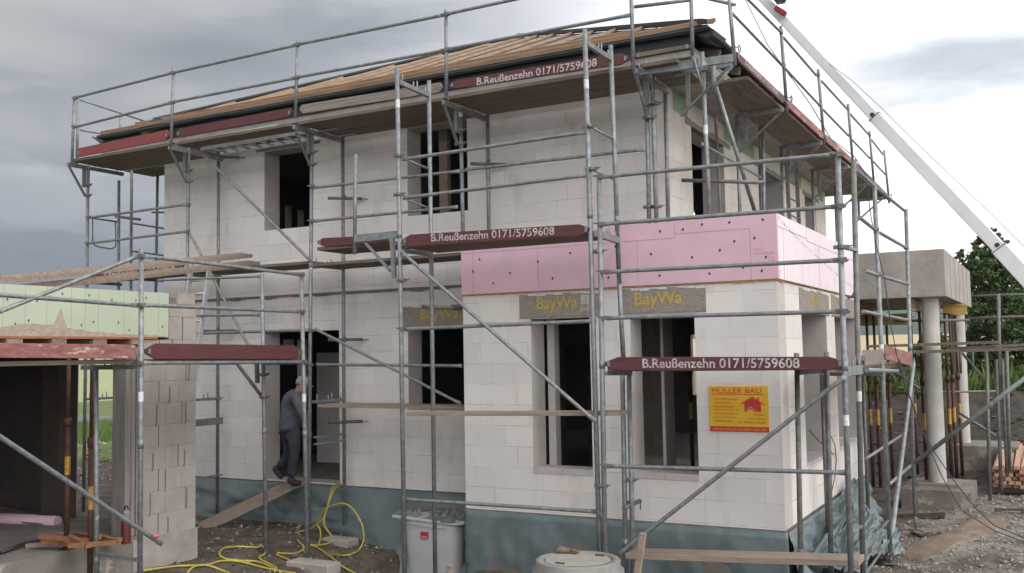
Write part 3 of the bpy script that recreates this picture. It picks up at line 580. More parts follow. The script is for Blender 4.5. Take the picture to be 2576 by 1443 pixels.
def rail(par, a, b, ax, v, r=.0215, m=STEEL, name='guardrail', lug=True, v2=None):
    p0, p1 = P(a, ax, v), P(b, ax, v if v2 is None else v2); d = (p1-p0); L_ = d.length; d.normalize(); mb = MB()
    if lug and L_ > .5:
        up = Vector((0, 0, 1)); sd_ = d.cross(up).normalized(); e = .10
        for p, s_ in ((p0, 1), (p1, -1)):
            q = p+d*e*s_; k = len(mb.v); n = 10
            _, aa, bb = mb.frame(d)
            for pp, wa, wb in ((p, .006, .027), (p+d*e*.45*s_, .007, .027), (q, r, r)):
                for i in range(n):
                    t = 2*math.pi*i/n; mb.v.append(tuple(pp+aa*math.cos(t)*wa+bb*math.sin(t)*wb))
            for w_ in range(2):
                for i in range(n):
                    j = (i+1) % n; mb.f.append((k+w_*n+i, k+w_*n+j, k+(w_+1)*n+j, k+(w_+1)*n+i)); mb.m.append(0); mb.sm.append(True)
            mb.f.append(tuple(k+i for i in range(n))); mb.m.append(0); mb.sm.append(False)
        mb.tube(p0+d*e, p1-d*e, r, 12, cap=False)
    else: mb.tube(p0, p1, r, 12)
    return mb.build(name, m, par)
def coupler(par, c, ax=1, v=0, w=.0, name='coupler', dirx=(1, 0, 0), r=RT):
    p = P(c, ax, v); d = Vector(dirx).normalized(); mb = MB()
    mb.tube(p-Vector((0, 0, .022)), p+Vector((0, 0, .022)), r*1.28, 12); mb.bar(p-d*(r*2.6), p+d*(r*2.6), .03, .035)
    mb.tube(p+d*r*2.2, p+d*(r*2.2+.05)+Vector((0, 0, .012)), .008, 6); mb.box(p.x-.012, p.x+.012, p.y-r*1.9, p.y-r*1.2, p.z-.012, p.z+.012)
    return mb.build(name, STEELD, par)
def wedge(par, c, ax, v):
    p = P(c, ax, v); mb = MB(); mb.box(p.x-.008, p.x+.05, p.y-RT-.012, p.y+.01, p.z-.022, p.z+.022); mb.bar(p+Vector((-.07, -.02, .015)), p+Vector((.07, -.035, -.01)), .01, .018)
    return mb.build('wedge_housing', STEELD, par)
def board(par, tl, tr, bl, br, ax, v, th=.03, m=REDP, ch=.05, name='toe_board', bow=0):
    a, b, c, d = P(tl, ax, v), P(tr, ax, v), P(bl, ax, v), P(br, ax, v); u = (b-a).normalized(); h = (a-c).length
    e = min(ch, (b-a).length*.1)
    def cv(p, q, n=6): return [p.lerp(q, i/n) for i in range(n+1)]
    pts = [c.lerp(a, .62), a+u*e, *cv(a+u*e, b-u*e)[1:-1], b-u*e, d.lerp(b, .62), d.lerp(b, .35), d-u*e*.9, c+u*e*.9, c.lerp(a, .35)]
    mb = MB(); off = Vector((0, th, 0)) if ax == 1 else Vector((-th, 0, 0))
    mb.prism(pts, off); o = mb.build(name, m, par, bevel=.004)
    # steel end fittings
    mb = MB(); n_ = Vector((0, -1, 0)) if ax == 1 else Vector((1, 0, 0))
    for p, q, s_ in ((a, c, 1), (b, d, -1)):
        mb = MB()
        mid = q.lerp(p, .5)+u*s_*.03+n_*.003
        mb.prism([mid+Vector((0, 0, .022)), mid+u*s_*.03+Vector((0, 0, .03)), mid+u*s_*.03-Vector((0, 0, .03)), mid-Vector((0, 0, .022))], n_*.003)
        mb.build('end_fitting', STEEL, o)
    return o
def onboard(par, s_, x0, x1, yb0, yb1, hpx, ax, v, m=PAINT, bold=.014, sp=1.0):
    """stencilled words on a board: px of first/last letter, baseline px, cap height px"""
    p0, p1 = on(x0, yb0, ax, v), on(x1, yb1, ax, v); pt = on(x0, yb0-hpx, ax, v)
    return text(s_, p0, p1-p0, (0, 0, 1), (p1-p0).length, (pt-p0).length, m, par, bold=bold, spacing=sp, depth=.004)
TEL = 'B.Reußenzehn 0171/5759608'
def deck(par, x0, x1, y0, y1, z, n=3, th=.045, m=WOODB, name='deck_board', ax=0, gap=.016):
    for i in range(n):
        j = rnd.uniform(-.004, .004); mb = MB()
        if ax == 0: a = y0+(y1-y0)*i/n; b = y0+(y1-y0)*(i+1)/n-gap; mb.box(x0+rnd.uniform(0, .02), x1-rnd.uniform(0, .02), a, b, z-th+j, z+j)
        else: a = x0+(x1-x0)*i/n; b = x0+(x1-x0)*(i+1)/n-gap; mb.box(a, b, y0, y1, z-th+j, z+j)
        mb.build(name, m, par, bevel=.004)
def transom(par, p0, p1, h=.05, w=.045, pins=True, m=STEEL, name='transom'):
    p0, p1 = Vector(p0), Vector(p1); mb = MB(); mb.bar(p0, p1, w, h)
    if pins:
        for t in (.12, .48, .60, .88):
            q = p0.lerp(p1, t); mb.tube(q, q+Vector((0, 0, h*.5+.09 if t in (.12, .60) else h*.5+.06)), .009, 8)
    return mb.build(name, m, par)
def tie(par, c, v=.85, L_=.42, m=STEELD, name='wall_tie'):
    p = P(c, 1, v); mb = MB(); a = p+Vector((-.23, -.10, 0)); b = p+Vector((.16, .24, 0)); mb.tube(a, b, .0235, 12); d = (b-a).normalized()
    mb.path([b, b+d*.06, b+d*.10+Vector((0, 0, -.01)), b+d*.11+Vector((0, 0, -.05))], .007, 6); mb.tube(p-Vector((0, 0, .03)), p+Vector((0, 0, .03)), .034, 10); mb.bar(p+Vector((0, 0, .02)), p+Vector((.05, -.05, .045)), .02, .025)
    return mb.build(name, m, par)
# ------------------------------------------------------------------ house scaffold
hs = thing('house_scaffold', 'tall galvanised scaffold along the house front and side carrying the eaves walkway', 'scaffold', (-6, .15, -.6))
O_, I_, B0 = .15, .85, -.25
G0 = -.63
for a, b, ext, st in (((222, 415), (218, 700), G0, None), ((475, 368), (470, 740), G0, .30), ((785, 318), (776, 1369), -.72, .33)):
    standard(hs, a, b, 1, O_, ext=ext, sticker=st, foot=ext-.01 if ext else None)
standard(hs, (1158, 268), (1166, 640), 1, .28, ext=2.97, sticker=.02); standard(hs, (1626, 185), (1633, 548), 1, O_+.05, ext=2.97, sticker=.05); standard(hs, (1640, 165), (1651, 548), 1, O_+.05, ext=2.97)
for a, b, ext in (((299, 455), (298, 730), G0), ((550, 374), (547, 1250), G0-.02), ((862, 325), (867, 1357), -.75)):
    standard(hs, a, b, 1, I_, ext=ext, foot=ext-.01)
standard(hs, (1226, 268), (1229, 508), 1, I_, ext=2.97); standard(hs, (1673, 200), (1681, 548), 1, I_, ext=2.97)
standard(hs, (331, 430), (329, 735), 1, 1.6, ext=G0, m=STEELD); standard(hs, (397, 410), (392, 735), 1, 2.3, ext=G0, m=STEELD)
for a, b, st in (((187, 243), (181, 413), None), ((437, 168), (430, 369), None), ((749, 104), (743, 297), .97), ((1122, 26), (1123, 249), None), ((1585, -95), (1594, 180), None), ((1737, -80), (1742, 139), None), ((1829, -70), (1849, 165), None)):
    standard(hs, a, b, 1, B0, r=.024, name='guard_post')
standard(hs, (197, 250), (193, 417), 1, .25, r=.024, name='guard_post'); standard(hs, (303, 293), (302, 340), 1, 2.0, r=.02, name='guard_post')
XS = -.45
for a, b in (((1964, 66), (1980, 284)), ((2058, 175), (2074, 368)), ((2133, 262), (2145, 406)), ((2187, 330), (2198, 457)), ((2224, 378), (2237, 512))):
    standard(hs, a, b, 0, XS, r=.024, name='guard_post')
for s_ in (((190, 246), (434, 184)), ((438, 183), (746, 114)), ((751, 112), (1120, 38)), ((1124, 36), (1420, -28)), ((190, 320), (432, 259)), ((436, 257), (744, 197)), ((748, 195), (1120, 127)), ((1124, 125), (1585, 39))): rail(hs, *s_, 1, B0)
rail(hs, (1596, 18), (1742, 0), 1, B0, lug=False); rail(hs, (1760, -8), (1850, 13), 1, B0, lug=False)
for s_ in (((1841, 33), (1974, 172)), ((1850, -32), (1962, 80)), ((1971, 95), (2054, 191)), ((1977, 175), (2062, 266)), ((2067, 205), (2132, 276)), ((2071, 277), (2135, 343)), ((2138, 287), (2184, 338)), ((2143, 352), (2188, 399)), ((2192, 352), (2221, 389)), ((2197, 407), (2227, 440))): rail(hs, *s_, 0, XS, lug=False, r=.018)
for c in ((1965, 82), (1972, 165), (2058, 188), (2062, 265), (2133, 274), (2136, 340), (2187, 338), (2190, 398)): coupler(hs, c, 0, XS, dirx=(0, 1, 0), r=.02)
for c in ((1860, 123), (1991, 249), (2153, 404), (2242, 492)):
    q = on(*c, 0, XS+.04); mb = MB(); rp_ = [q+Vector((0, .045*math.cos(a*.628), .045*math.sin(a*.628))) for a in range(11)]; mb.path(rp_, .007, 6); mb.path([q+Vector((0, -.045, 0)), q+Vector((-.04, -.12, 0))], .007, 6); mb.build('ring_pin', STEELD, hs)
rail(hs, (200, 251), (372, 308), 0, -11.75, lug=False, r=.018); rail(hs, (202, 328), (285, 342), 0, -11.75, lug=False, r=.018)
for c in ((190, 248), (188, 320), (436, 184), (434, 259), (748, 114), (746, 197), (1122, 38), (1122, 127)): wedge(hs, c, 1, B0)
# toe boards along the eaves
board(hs, (194, 374), (425, 326), (191, 397), (422, 352), 1, B0-.02, m=REDN); board(hs, (443, 326), (735, 271), (443, 347), (732, 294), 1, B0-.02)
board(hs, (752, 265), (1114, 207), (755, 287), (1110, 232), 1, B0-.02, m=WOODG)
tb = board(hs, (1129, 204), (1582, 131), (1131, 226), (1582, 160), 1, B0-.02, ch=.12); onboard(tb, TEL, 1200, 1502, 216, 167.5, 19, 1, B0-.02)
board(hs, (1596, 135), (1738, 111), (1597, 146), (1738, 121), 1, B0-.02, m=WOODB, ch=.02)
t2 = board(hs, (1853, 128), (1975, 245), (1856, 152), (1972, 262), 0, XS+.02, m=REDP); p0, p1 = on(1874, 164, 0, XS+.02), on(1957, 243, 0, XS+.02)
text(TEL, p0, p1-p0, (0, 0, 1), (p1-p0).length, .085, PAINT, t2, bold=.014, depth=.004)
board(hs, (1980, 247), (2073, 336), (1981, 268), (2072, 352), 0, XS+.02, m=REDW); board(hs, (2078, 338), (2143, 398), (2078, 356), (2142, 412), 0, XS+.02, m=REDW); board(hs, (2148, 402), (2236, 492), (2148, 418), (2236, 505), 0, XS+.02, m=REDP)
Xo = [on(222, 415, 1, O_).x, on(475, 368, 1, O_).x, on(785, 318, 1, O_).x, on(1160, 268, 1, .2).x, on(1632, 185, 1, .2).x, -.95]
for i in range(5):
    if i == 1: deck(hs, Xo[i]+.1, Xo[i+1]-.1, -.22, .12, 5.355, n=1)
    else: deck(hs, Xo[i]+.05, Xo[i+1]-.05, -.22, .80, 5.355, n=3)
deck(hs, -1.05, -.47, .95, 12.5, 5.355, n=2, m=WOODBY, ax=1)
for x in Xo[:5]:
    transom(hs, (x, B0, 5.275), (x, I_+.02, 5.275), h=.06)
    mb = MB(); mb.bar((x, .07, 5.25), (x, .07, 4.93), .045, .045, up=(0, 1, 0)); mb.bar((x, B0+.03, 5.24), (x, .10, 4.78), .03, .03, up=(1, 0, 0)); mb.build('bracket', STEELD, hs)
    coupler(hs, (x, O_, 4.98)); coupler(hs, (x, O_, 4.80))
for y in (.1, 2.6, 5.2, 7.6, 9.8, 11.9):
    transom(hs, (XS, y, 5.275), (-1.15, y, 5.275), h=.06, pins=False); mb = MB(); mb.bar((XS-.03, y, 5.24), (-1.08, y, 4.75), .03, .03, up=(0, 1, 0)); mb.bar((-.98, y, 5.24), (-.98, y, 4.85), .045, .045, up=(0, 1, 0)); mb.build('bracket', STEELD, hs)
    if y > 1: standard(hs, (-1.10, y, 5.3), (-1.10, y, 2.97 if y < 5 else -.5), 0, 0)
transom(hs, on(1408+200, 180, 1, -.1), on(1760, 160, 1, -.1), h=.10, pins=True); transom(hs, on(1781, 156, 1, -.25), on(1846, 147, 1, -.25), h=.09, pins=False)
# corner standard group
standard(hs, (1766, 132), (1785, 548), 1, .12, ext=2.97, sticker=.35); standard(hs, (1790, 160), (1794, 200), 1, .05, m=STEELD)
rail(hs, (1848, 160), (1782, 240), 1, -.2, lug=False, r=.016, name='bracket'); rail(hs, (1743, 140), (1768, 225), 1, -.15, lug=False, r=.014, name='bracket'); rail(hs, (1594, 180), (1620, 260), 1, -.1, lug=False, r=.014, name='bracket')
standard(hs, (1794, 155), (1796, 235), 1, -.1, m=STEEL, name='bracket')
rail(hs, (1800, 215), (1898, 530), 1, .3, v2=.9, lug=False, r=.025, name='brace'); rail(hs, (1765, 362), (1920, 451), 0, -1.1, lug=True, r=.017, name='brace')
standard(hs, (1800, 290), (1812, 540), 0, -1.35, m=STEELD, r=.022, ext=2.97); rail(hs, (1716, 454), (1925, 460), 1, .6, lug=False, r=.024, m=STEELD, name='wall_tie')
standard(hs, (1918, 270), (1922, 545), 0, -1.0, ext=2.97)
standard(hs, (1912, 270), (1915, 545), 0, -1.28, ext=2.97, m=STEELD)
for c in ((1647, 262), (1632, 521), (1650, 521)): coupler(hs, c, 1, .2)
# guard rails and middle lift
for s_ in (((227, 548), (470, 515)), ((222, 613), (470, 583)), ((790, 473), (1157, 431)), ((1170, 428), (1624, 376)), ((790, 557), (1152, 521))): rail(hs, *s_, 1, O_-.03)
for s_ in (((487, 840), (773, 831)), ((795, 918), (1163, 921)), ((487, 915), (600, 915))): rail(hs, *s_, 1, O_-.03)
for c in ((474, 515), (472, 583), (785, 470), (785, 557), (1162, 431), (783, 832), (781, 918), (224, 548), (222, 613)): wedge(hs, c, 1, O_)
rail(hs, (480, 360), (783, 658), 1, O_-.05, r=.021, name='brace'); rail(hs, (476, 585), (640, 900), 1, O_-.05, r=.021, name='brace'); rail(hs, (792, 828), (1160, 1017), 1, O_-.05, r=.021, name='brace')
deck(hs, Xo[0]+.05, Xo[1]-.03, O_+.02, I_-.02, 3.40, n=2); deck(hs, Xo[1]+.05, Xo[2]-.03, O_+.02, I_-.02, 3.38, n=2); deck(hs, Xo[2]+.05, -3.9, O_+.02, I_-.02, 3.34, n=2)
tb = board(hs, (224, 684), (462, 659), (223, 702), (461, 676), 1, O_-.03); onboard(tb, TEL, 262, 440, 698.5, 680, 13, 1, O_-.03)
for x in Xo[:3]: transom(hs, (x, O_, 3.31), (x, I_, 3.31)); transom(hs, (x, O_, 1.33), (x, I_, 1.33), h=.04)
deck(hs, on(795, 1012, 1, O_).x, on(1168, 1022, 1, O_).x, O_+.02, .62, 1.295, n=1, m=WOODP)
for a, b in (((793, 1101), (861, 1090)), ((793, 1118), (862, 1108))): p = on(*a, 1, O_); transom(hs, (Xo[2]+.02, O_, p.z), (Xo[2]+.02, I_, p.z), h=.025, w=.03, pins=False)
p = on(795, 1283, 1, O_); transom(hs, (Xo[2]+.02, O_, p.z), (Xo[2]+.02, I_, p.z-.03), h=.022, w=.03, pins=False); transom(hs, (Xo[1]+.03, O_, .97), (Xo[1]+.03, I_, .97), h=.11, w=.04, pins=False); transom(hs, (Xo[1]+.03, O_, .1), (Xo[1]+.03, I_, .1), h=.025, w=.03, pins=False)
mb = MB(); mb.path([on(*c, 0, -11.9) for c in ((233, 553), (233, 608), (238, 618), (250, 622), (280, 627), (290, 622), (292, 608), (290, 560))], .012, 8); mb.build('end_guard', STEELD, hs)
rail(hs, (228, 549), (297, 559), 0, -11.9, lug=False, r=.016, m=STEELD); rail(hs, (291, 545), (352, 553), 1, 1.2, lug=False, r=.025, m=STEELD, name='wall_tie')
for s_ in (((335, 563), (440, 580)), ((335, 633), (440, 648)), ((383, 535), (440, 535))): rail(hs, *s_, 1, 1.75, lug=False, r=.018, m=STEELD)
mb = MB(); a_, b_ = on(331, 430, 1, 1.8), on(420, 445, 1, 2.0); mb.box(a_.x-.1, b_.x+.5, 1.7, 2.4, a_.z-.02, a_.z+.03); mb.build('deck_board', WOODB, hs); mb = MB(); a_ = on(350, 700, 1, 1.8); mb.box(a_.x, a_.x+2, 1.6, 2.3, a_.z-.05, a_.z+.02); mb.build('deck_board', WOODB, hs)
for c in ((558, 393), (865, 498), (1228, 411), (549, 833), (866, 855), (866, 1063)): tie(hs, c)
# ------------------------------------------------------------------ scaffold round the extension
es = thing('extension_scaffold', 'galvanised scaffold standing in front of and around the ground floor extension', 'scaffold', (-1.5, -1.25, -1.1))
F_, K_ = -1.25, -.55
standard(es, (999, 172), (1018, 1443), 1, F_, ext=-1.1, sticker=.06, foot=-1.11); standard(es, (1471, 75), (1510, 1443), 1, F_, ext=-1.12, sticker=.085, foot=-1.13); standard(es, (1507, 440), (1523, 1443), 1, F_-.0, ext=-1.12, sticker=.82, foot=-1.13)
standard(es, (2107, 383), (2141, 1443), 1, F_, ext=-.7, sticker=.55, foot=-.71); standard(es, (2147, 405), (2171, 1432), 1, K_, ext=-.62, sticker=.52, foot=-.63, m=STEELD)
standard(es, (1079, 204), (1095, 1443), 1, K_, ext=-1.1); standard(es, (1536, 115), (1558, 715), 1, K_); standard(es, (1557, 700), (1568, 900), 1, K_); standard(es, (1565, 905), (1574, 1400), 1, K_, ext=-1.1); standard(es, (1582, 930), (1592, 1400), 1, K_, ext=-1.1)
standard(es, (2004, 889), (2014, 1396), 1, K_, ext=-.7, m=STEELD); standard(es, (2079, 887), (2090, 1372), 1, K_+.1, foot=None, m=STEELD, ext=-.5)
SX = .86
standard(es, (2199, 460), (2240, 1398), 0, SX, sticker=.44, foot=-.56); standard(es, (2279, 527), (2302, 1297), 0, SX, foot=-.56)
standard(es, (895, 390), (892, 641), 1, -1.2, r=.024, name='guard_post')
transom(es, on(1003, 207, 1, F_), on(1079, 241, 1, K_), h=.055); transom(es, on(1476, 110, 1, F_), on(1537, 150, 1, K_), h=.055)
transom(es, on(894, 601, 1, -1.2), on(1001, 591, 1, -1.2), h=.09, w=.05, pins=False); mb = MB(); mb.bar(on(920, 612, 1, -1.2), on(982, 683, 1, -1.2), .03, .03); mb.bar(on(987, 600, 1, -1.2), on(992, 700, 1, -1.2), .05, .045, up=(0, 1, 0)); mb.build('bracket', STEEL, es)
coupler(es, (1003, 392), 1, F_); coupler(es, (1003, 490), 1, F_); coupler(es, (1010, 706), 1, F_); coupler(es, (1482, 318), 1, F_); coupler(es, (1488, 426), 1, F_); coupler(es, (1503, 633), 1, F_); coupler(es, (1512, 1223), 1, F_); coupler(es, (1583, 1208), 1, K_); coupler(es, (2116, 622), 1, F_)
for s_ in (((1012, 402), (1474, 333)), ((1014, 499), (1480, 441)), ((1513, 446), (2103, 389)), ((1514, 565), (2110, 520)), ((1523, 685), (2116, 655)), ((1526, 801), (2122, 784)), ((1018, 829), (1500, 808)), ((1525, 1173), (2132, 1190)), ((1020, 1257), (1504, 1288))): rail(es, *s_, 1, F_)
for c in ((1508, 446), (1510, 565), (1518, 685), (1520, 801), (1527, 1173), (2108, 390), (2111, 520), (2117, 655), (2122, 784), (1012, 829), (1506, 1288)): wedge(es, c, 1, F_)
for a, b in (((1025, 404), (1080, 426)), ((1025, 504), (1078, 524)), ((1490, 322), (1543, 351)), ((1496, 430), (1545, 452))): rail(es, on(*a, 1, F_), on(*b, 1, K_), 1, 0, lug=False, r=.014)
rail(es, (1008, 633), (1500, 1063), 1, F_-.04, r=.022, name='brace'); rail(es, (1553, 1398), (2126, 948), 1, F_-.04, r=.022, name='brace')
tb = board(es, (1010, 592), (1484, 563), (1010, 622), (1484, 592), 1, F_-.03, ch=.13); onboard(tb, TEL, 1085, 1395, 609, 592, 20, 1, F_-.03)
tb = board(es, (1521, 899), (2126, 898), (1521, 933), (2126, 932), 1, F_-.03, ch=.15); onboard(tb, TEL, 1617, 2012, 926.5, 927, 24, 1, F_-.03)
board(es, (797, 600), (992, 591), (799, 621), (980, 612), 1, -.95, ch=.1)
deck(es, on(1015, 600, 1, F_).x, on(1480, 600, 1, F_).x, F_+.0, K_+.05, on(1015, 622, 1, F_).z+.03, n=2); deck(es, on(1525, 900, 1, F_).x, on(2120, 900, 1, F_).x, F_+.0, K_+.05, on(1525, 931, 1, F_).z+.025, n=2)
deck(es, on(800, 600, 1, -.9).x, on(995, 600, 1, -.9).x, -.92, -.3, on(800, 621, 1, -.95).z, n=1)
zd = on(1525, 945, 1, F_).z
transom(es, on(1523, 940, 1, F_), on(1586, 940, 1, K_), h=.045); transom(es, on(1012, 632, 1, F_), on(1086, 640, 1, K_), h=.05); transom(es, on(1500, 588, 1, F_), on(1555, 606, 1, K_), h=.07); transom(es, on(2128, 935, 1, F_), on(2166, 930, 1, K_), h=.09); transom(es, on(2010, 938, 1, K_), on(2100, 930, 1, K_+.2), h=.05, pins=False)
transom(es, on(2130, 1330, 1, F_), on(2165, 1325, 1, K_), h=.03, pins=False); transom(es, on(2112, 620, 1, F_), on(2153, 630, 1, K_), h=.03, pins=False)
mb = MB(); p = on(1022, 1038, 1, -1.2); q = on(1556, 1036, 1, -1.2); mb.hexa([(p.x, -1.2, p.z-.045), (q.x, -1.2, q.z-.045), (q.x, -.95, q.z-.045), (p.x, -.95, p.z-.045), (p.x, -1.2, p.z), (q.x, -1.2, q.z), (q.x, -.95, q.z), (p.x, -.95, p.z)]); mb.build('deck_board', WOODP, es, bevel=.004)
mb = MB(); p = on(1572, 1393, 1, -.95); q = on(2160, 1411, 1, -.95); mb.hexa([(p.x, -.95, p.z-.06), (q.x, -.95, q.z-.06), (q.x, -.62, q.z-.06), (p.x, -.62, p.z-.06), (p.x, -.95, p.z), (q.x, -.95, q.z), (q.x, -.62, q.z), (p.x, -.62, p.z)]); mb.build('deck_board', WOODP, es, bevel=.004)
# side run
for s_ in (((2153, 428), (2198, 468)), ((2205, 474), (2277, 532)), ((2161, 547), (2203, 580)), ((2214, 587), (2280, 624)), ((2175, 682), (2208, 693)), ((2216, 695), (2281, 715)), ((2171, 784), (2216, 794)), ((2222, 794), (2283, 806))): rail(es, *s_, 0, SX, lug=False, r=.0215)
for c in ((2204, 577), (2209, 690), (2216, 792), (2279, 624), (2280, 714), (2281, 805), (2212, 935)): coupler(es, c, 0, SX, dirx=(0, 1, 0))
board(es, (2174, 881), (2224, 879), (2174, 921), (2223, 915), 0, SX+.02, m=WOODG, ch=.08); board(es, (2227, 869), (2296, 889), (2228, 905), (2292, 921), 0, SX+.02, m=REDW, ch=.05)
deck(es, SX-.65, SX-.03, .1, 4.4, on(2224, 921, 0, SX).z, n=2, m=WOODBY, ax=1)
mb = MB(); mb.tube(on(2180, 932, 0, SX), on(2272, 932, 0, SX)+Vector((.0, -.6, 0)), .028, 12); mb.build('transom', STEEL, es)
for y, zt in ((1.45, 1.7), (4.4, 1.7), (2.9, 1.7)):
    standard(es, (SX-.7, y, zt), (SX-.7, y, -.55), 0, 0, m=STEELD); transom(es, (SX-.7, y, 1.66), (SX, y, 1.66), h=.045, pins=False)
mb = MB(); mb.path([on(*c, 1, K_+.1) for c in ((2152, 636), (2151, 690), (2150, 735), (2145, 746), (2132, 750))], .014, 8); mb.build('end_guard', STEEL, es)
for z in (-.05, -.28): transom(es, (.9, -.5, z), (SX, 1.4, z), h=.018, w=.018, pins=False)
rail(es, (2300, 905), (2243, 1352), 0, 1.0, r=.026, name='brace', v2=1.0)
rail(es, (2179, 1154), (2274, 1092), 0, .5, r=.022, name='brace', lug=False); rail(es, (2237, 1219), (2290, 1173), 0, .75, r=.022, name='brace', lug=False)
rail(es, (2300, 1166), (2640, 905), 1, 3.6, r=.03, name='brace', lug=False, v2=3.3)
# ------------------------------------------------------------------ garage scaffold
gs = thing('garage_scaffold', 'low scaffold beside the unfinished garage at the left edge', 'scaffold', (-5.7, -2.5, -.6))
GX, GI = -5.7, -6.4
standard(gs, (356, 625), (352, 1443), 0, GX, ext=-.75, sticker=.385, foot=-.76); standard(gs, (758, 687), (774, 1417), 0, GX, sticker=.42); standard(gs, (659, 690), (669, 1374), 1, -1.25, ext=-.58); standard(gs, (241, 926), (243, 1443), 0, GI, ext=-.75)
rail(gs, (363, 645), (752, 691), 0, GX, r=.021); rail(gs, (363, 768), (752, 785), 0, GX, r=.021); rail(gs, (360, 914), (762, 911), 0, GX, r=.021); rail(gs, (-300, 720), (347, 769), 0, GX, r=.021); rail(gs, (-300, 905), (347, 645), 0, GX, r=.021, name='brace'); rail(gs, (-150, 1000), (408, 1370), 0, GX+.12, r=.024, name='brace')
rail(gs, (396, 706), (658, 696), 1, -1.25, r=.017); rail(gs, (470, 795), (658, 793), 1, -1.25, r=.017)
for c in ((356, 645), (355, 769), (352, 914), (759, 691), (760, 785), (764, 911)): wedge(gs, c, 0, GX)
board(gs, (-420, 858), (352, 868), (-420, 898), (349, 903), 0, GX+.03, m=REDW, ch=.08); board(gs, (366, 864), (760, 870), (368, 904), (758, 904), 0, GX+.03, m=REDP, ch=.14)
zg = on(352, 909, 0, GX).z
deck(gs, GI+.03, GX-.02, -7.5, -3.85, zg+.02, n=2, m=WOODBY, ax=1); deck(gs, GI+.03, GX-.02, -3.78, -1.27, zg+.02, n=2, m=WOODBY, ax=1)
transom(gs, (GX, -3.8, zg-.06), (GI-.2, -3.8, zg-.06)); transom(gs, (GX, -1.25, zg-.06), (GI, -1.25, zg-.06)); transom(gs, on(246, 1393, 0, GI), on(348, 1410, 0, GX), h=.03, pins=False)
mb = MB(); mb.bar(on(594, 912, 1, -1.25), on(662, 1003, 1, -1.25), .035, .035); mb.bar(on(646, 915, 1, -1.25), on(648, 965, 1, -1.25), .045, .045, up=(0, 1, 0)); mb.build('bracket', STEELD, gs)
for c in ((663, 943), (664, 1000)): coupler(gs, c, 1, -1.25)
mb = MB(); p = on(388, 1349, 0, GX+.16); mb.tube(p-Vector((0, .02, 0)), p+Vector((.03, .03, 0)), .02, 8); mb.build('cap', mat('pink plastic', (.5, .12, .15)), gs)
# ------------------------------------------------------------------ garage
gx0 = -6.8
ga = thing('garage', 'unfinished flat roofed garage with pale green edge boards and a dark inside', 'garage', (-9.5, -4.5, -.1))
mb = MB(); mb.box(-13.2, gx0-.004, -8.5, -2.03, -.30, -.06); mb.box(-13.2, gx0-.004, -8.5, -2.03, -1.1, -.302); mb.build('floor_slab', FLOOR, ga)
mb = MB(); mb.box(gx0-.02, gx0+.012, -2.95, -1.975, -1.1, -.1085); mb.build('footing', CONC, ga)
mb = MB()                       # pier with open butt joints
zz0 = -.11; row = 0
while zz0 < 2.2:
    h = .262; z1 = min(2.22, zz0+h); cuts = [-2.82, -2.58+.10*(row % 2), -2.28+.06*((row*2) % 3), -2.0]
    for i in range(3):
        g_ = (.007 if (row+i) % 2 else .0015) if i else 0; g2_ = (.007 if (row+i+1) % 2 else .0015) if i < 2 else 0; mb.box(gx0-.30, gx0, cuts[i]+g_, cuts[i+1]-g2_, zz0+.0012, z1-.0012)
    mb.box(gx0-.30, gx0-.05, -2.81, -2.01, zz0, z1); zz0 = z1; row += 1
for i_ in range(9):
    for y_ in ((-2.66, -2.14) if i_ % 2 else (-2.44,)):
        if (i_*7+int(y_*50)) % 5 == 1: continue
        z_ = -.10+i_*.262; y_ += .05*math.sin(i_*3.7+y_*9); mb.box(gx0-.02, gx0+.0012, y_, y_+.022, z_+.01, z_+.262*(.9 if i_ % 3 else .7), 1); mb.box(gx0-.02, gx0+.0010, y_-.008, y_+.012, z_-.03, z_+.02, 1)
for (a, b, c, d) in ((-2.43, -2.23, 2.222, 2.50), (-2.21, -2.0, 2.222, 2.50), (-2.43, -2.0, 2.504, 2.66), (-2.30, -2.02, 2.664, 2.80)): mb.box(gx0-.28, gx0, a, b, c, d)
mb.build('pier', [mat('garage aerated block', (.36, .325, .295), (.27, .24, .215), scale=2.2, rough=.95, bump=.5, c3=(.24, .20, .165), t3=.60, scale3=1.8), mat('open butt joint', (.20, .165, .13), (.13, .105, .08), scale=12, rough=1)], ga)
wall(1, -2.30, .28, -13.2, -7.12, -.06, 2.25, [(-9.0, -7.3, -.06, 2.2)], [DARKI, AX, REV], 'rear_wall', ga)
wall(0, -13.2, .25, -8.5, -2.3, -.06, 2.25, [], [DARKI, DARKI, REV], 'side_wall', ga); wall(1, -8.5, .25, -12.95, -7.12, -.06, 2.25, [], [DARKI, DARKI, REV], 'rear_wall', ga)
mb = MB(); mb.box(-13.2, gx0-.03, -8.5, -2.05, 2.255, 2.74); mb.build('roof_slab', CONCD, ga)
mb = MB(); mb.box(gx0-.03, gx0, -8.5, -2.44, 2.25, 2.79)
Xg = gx0+.0008
for y in (-4.6, -4.35, -4.1, -3.8, -3.62, -3.45, -3.1, -2.85, -2.6): mb.bar((Xg, y, 2.26), (Xg, y+.004, 2.79), .003, .003, 1)
for i in range(26):
    y = -5.2+2.72*((i*.618) % 1); z = (2.36 if i % 2 else 2.66)+.05*math.sin(i*2.1); mb.quad((Xg+.001, y, z), (Xg+.001, y+.016, z+.006), (Xg+.001, y+.014, z+.03), (Xg+.001, y-.003, z+.024), 2)
pts = [(gx0+.003, -5.4, 2.255)]+[(gx0+.003, -5.4+2.9*i/60, 2.275+.11*math.exp(-((i-24)/11)**2)+.02*noise.noise(Vector((i*.4, 0, 0)))+.02*math.exp(-((i-40)/9)**2)) for i in range(61)]+[(gx0+.003, -2.5, 2.255)]
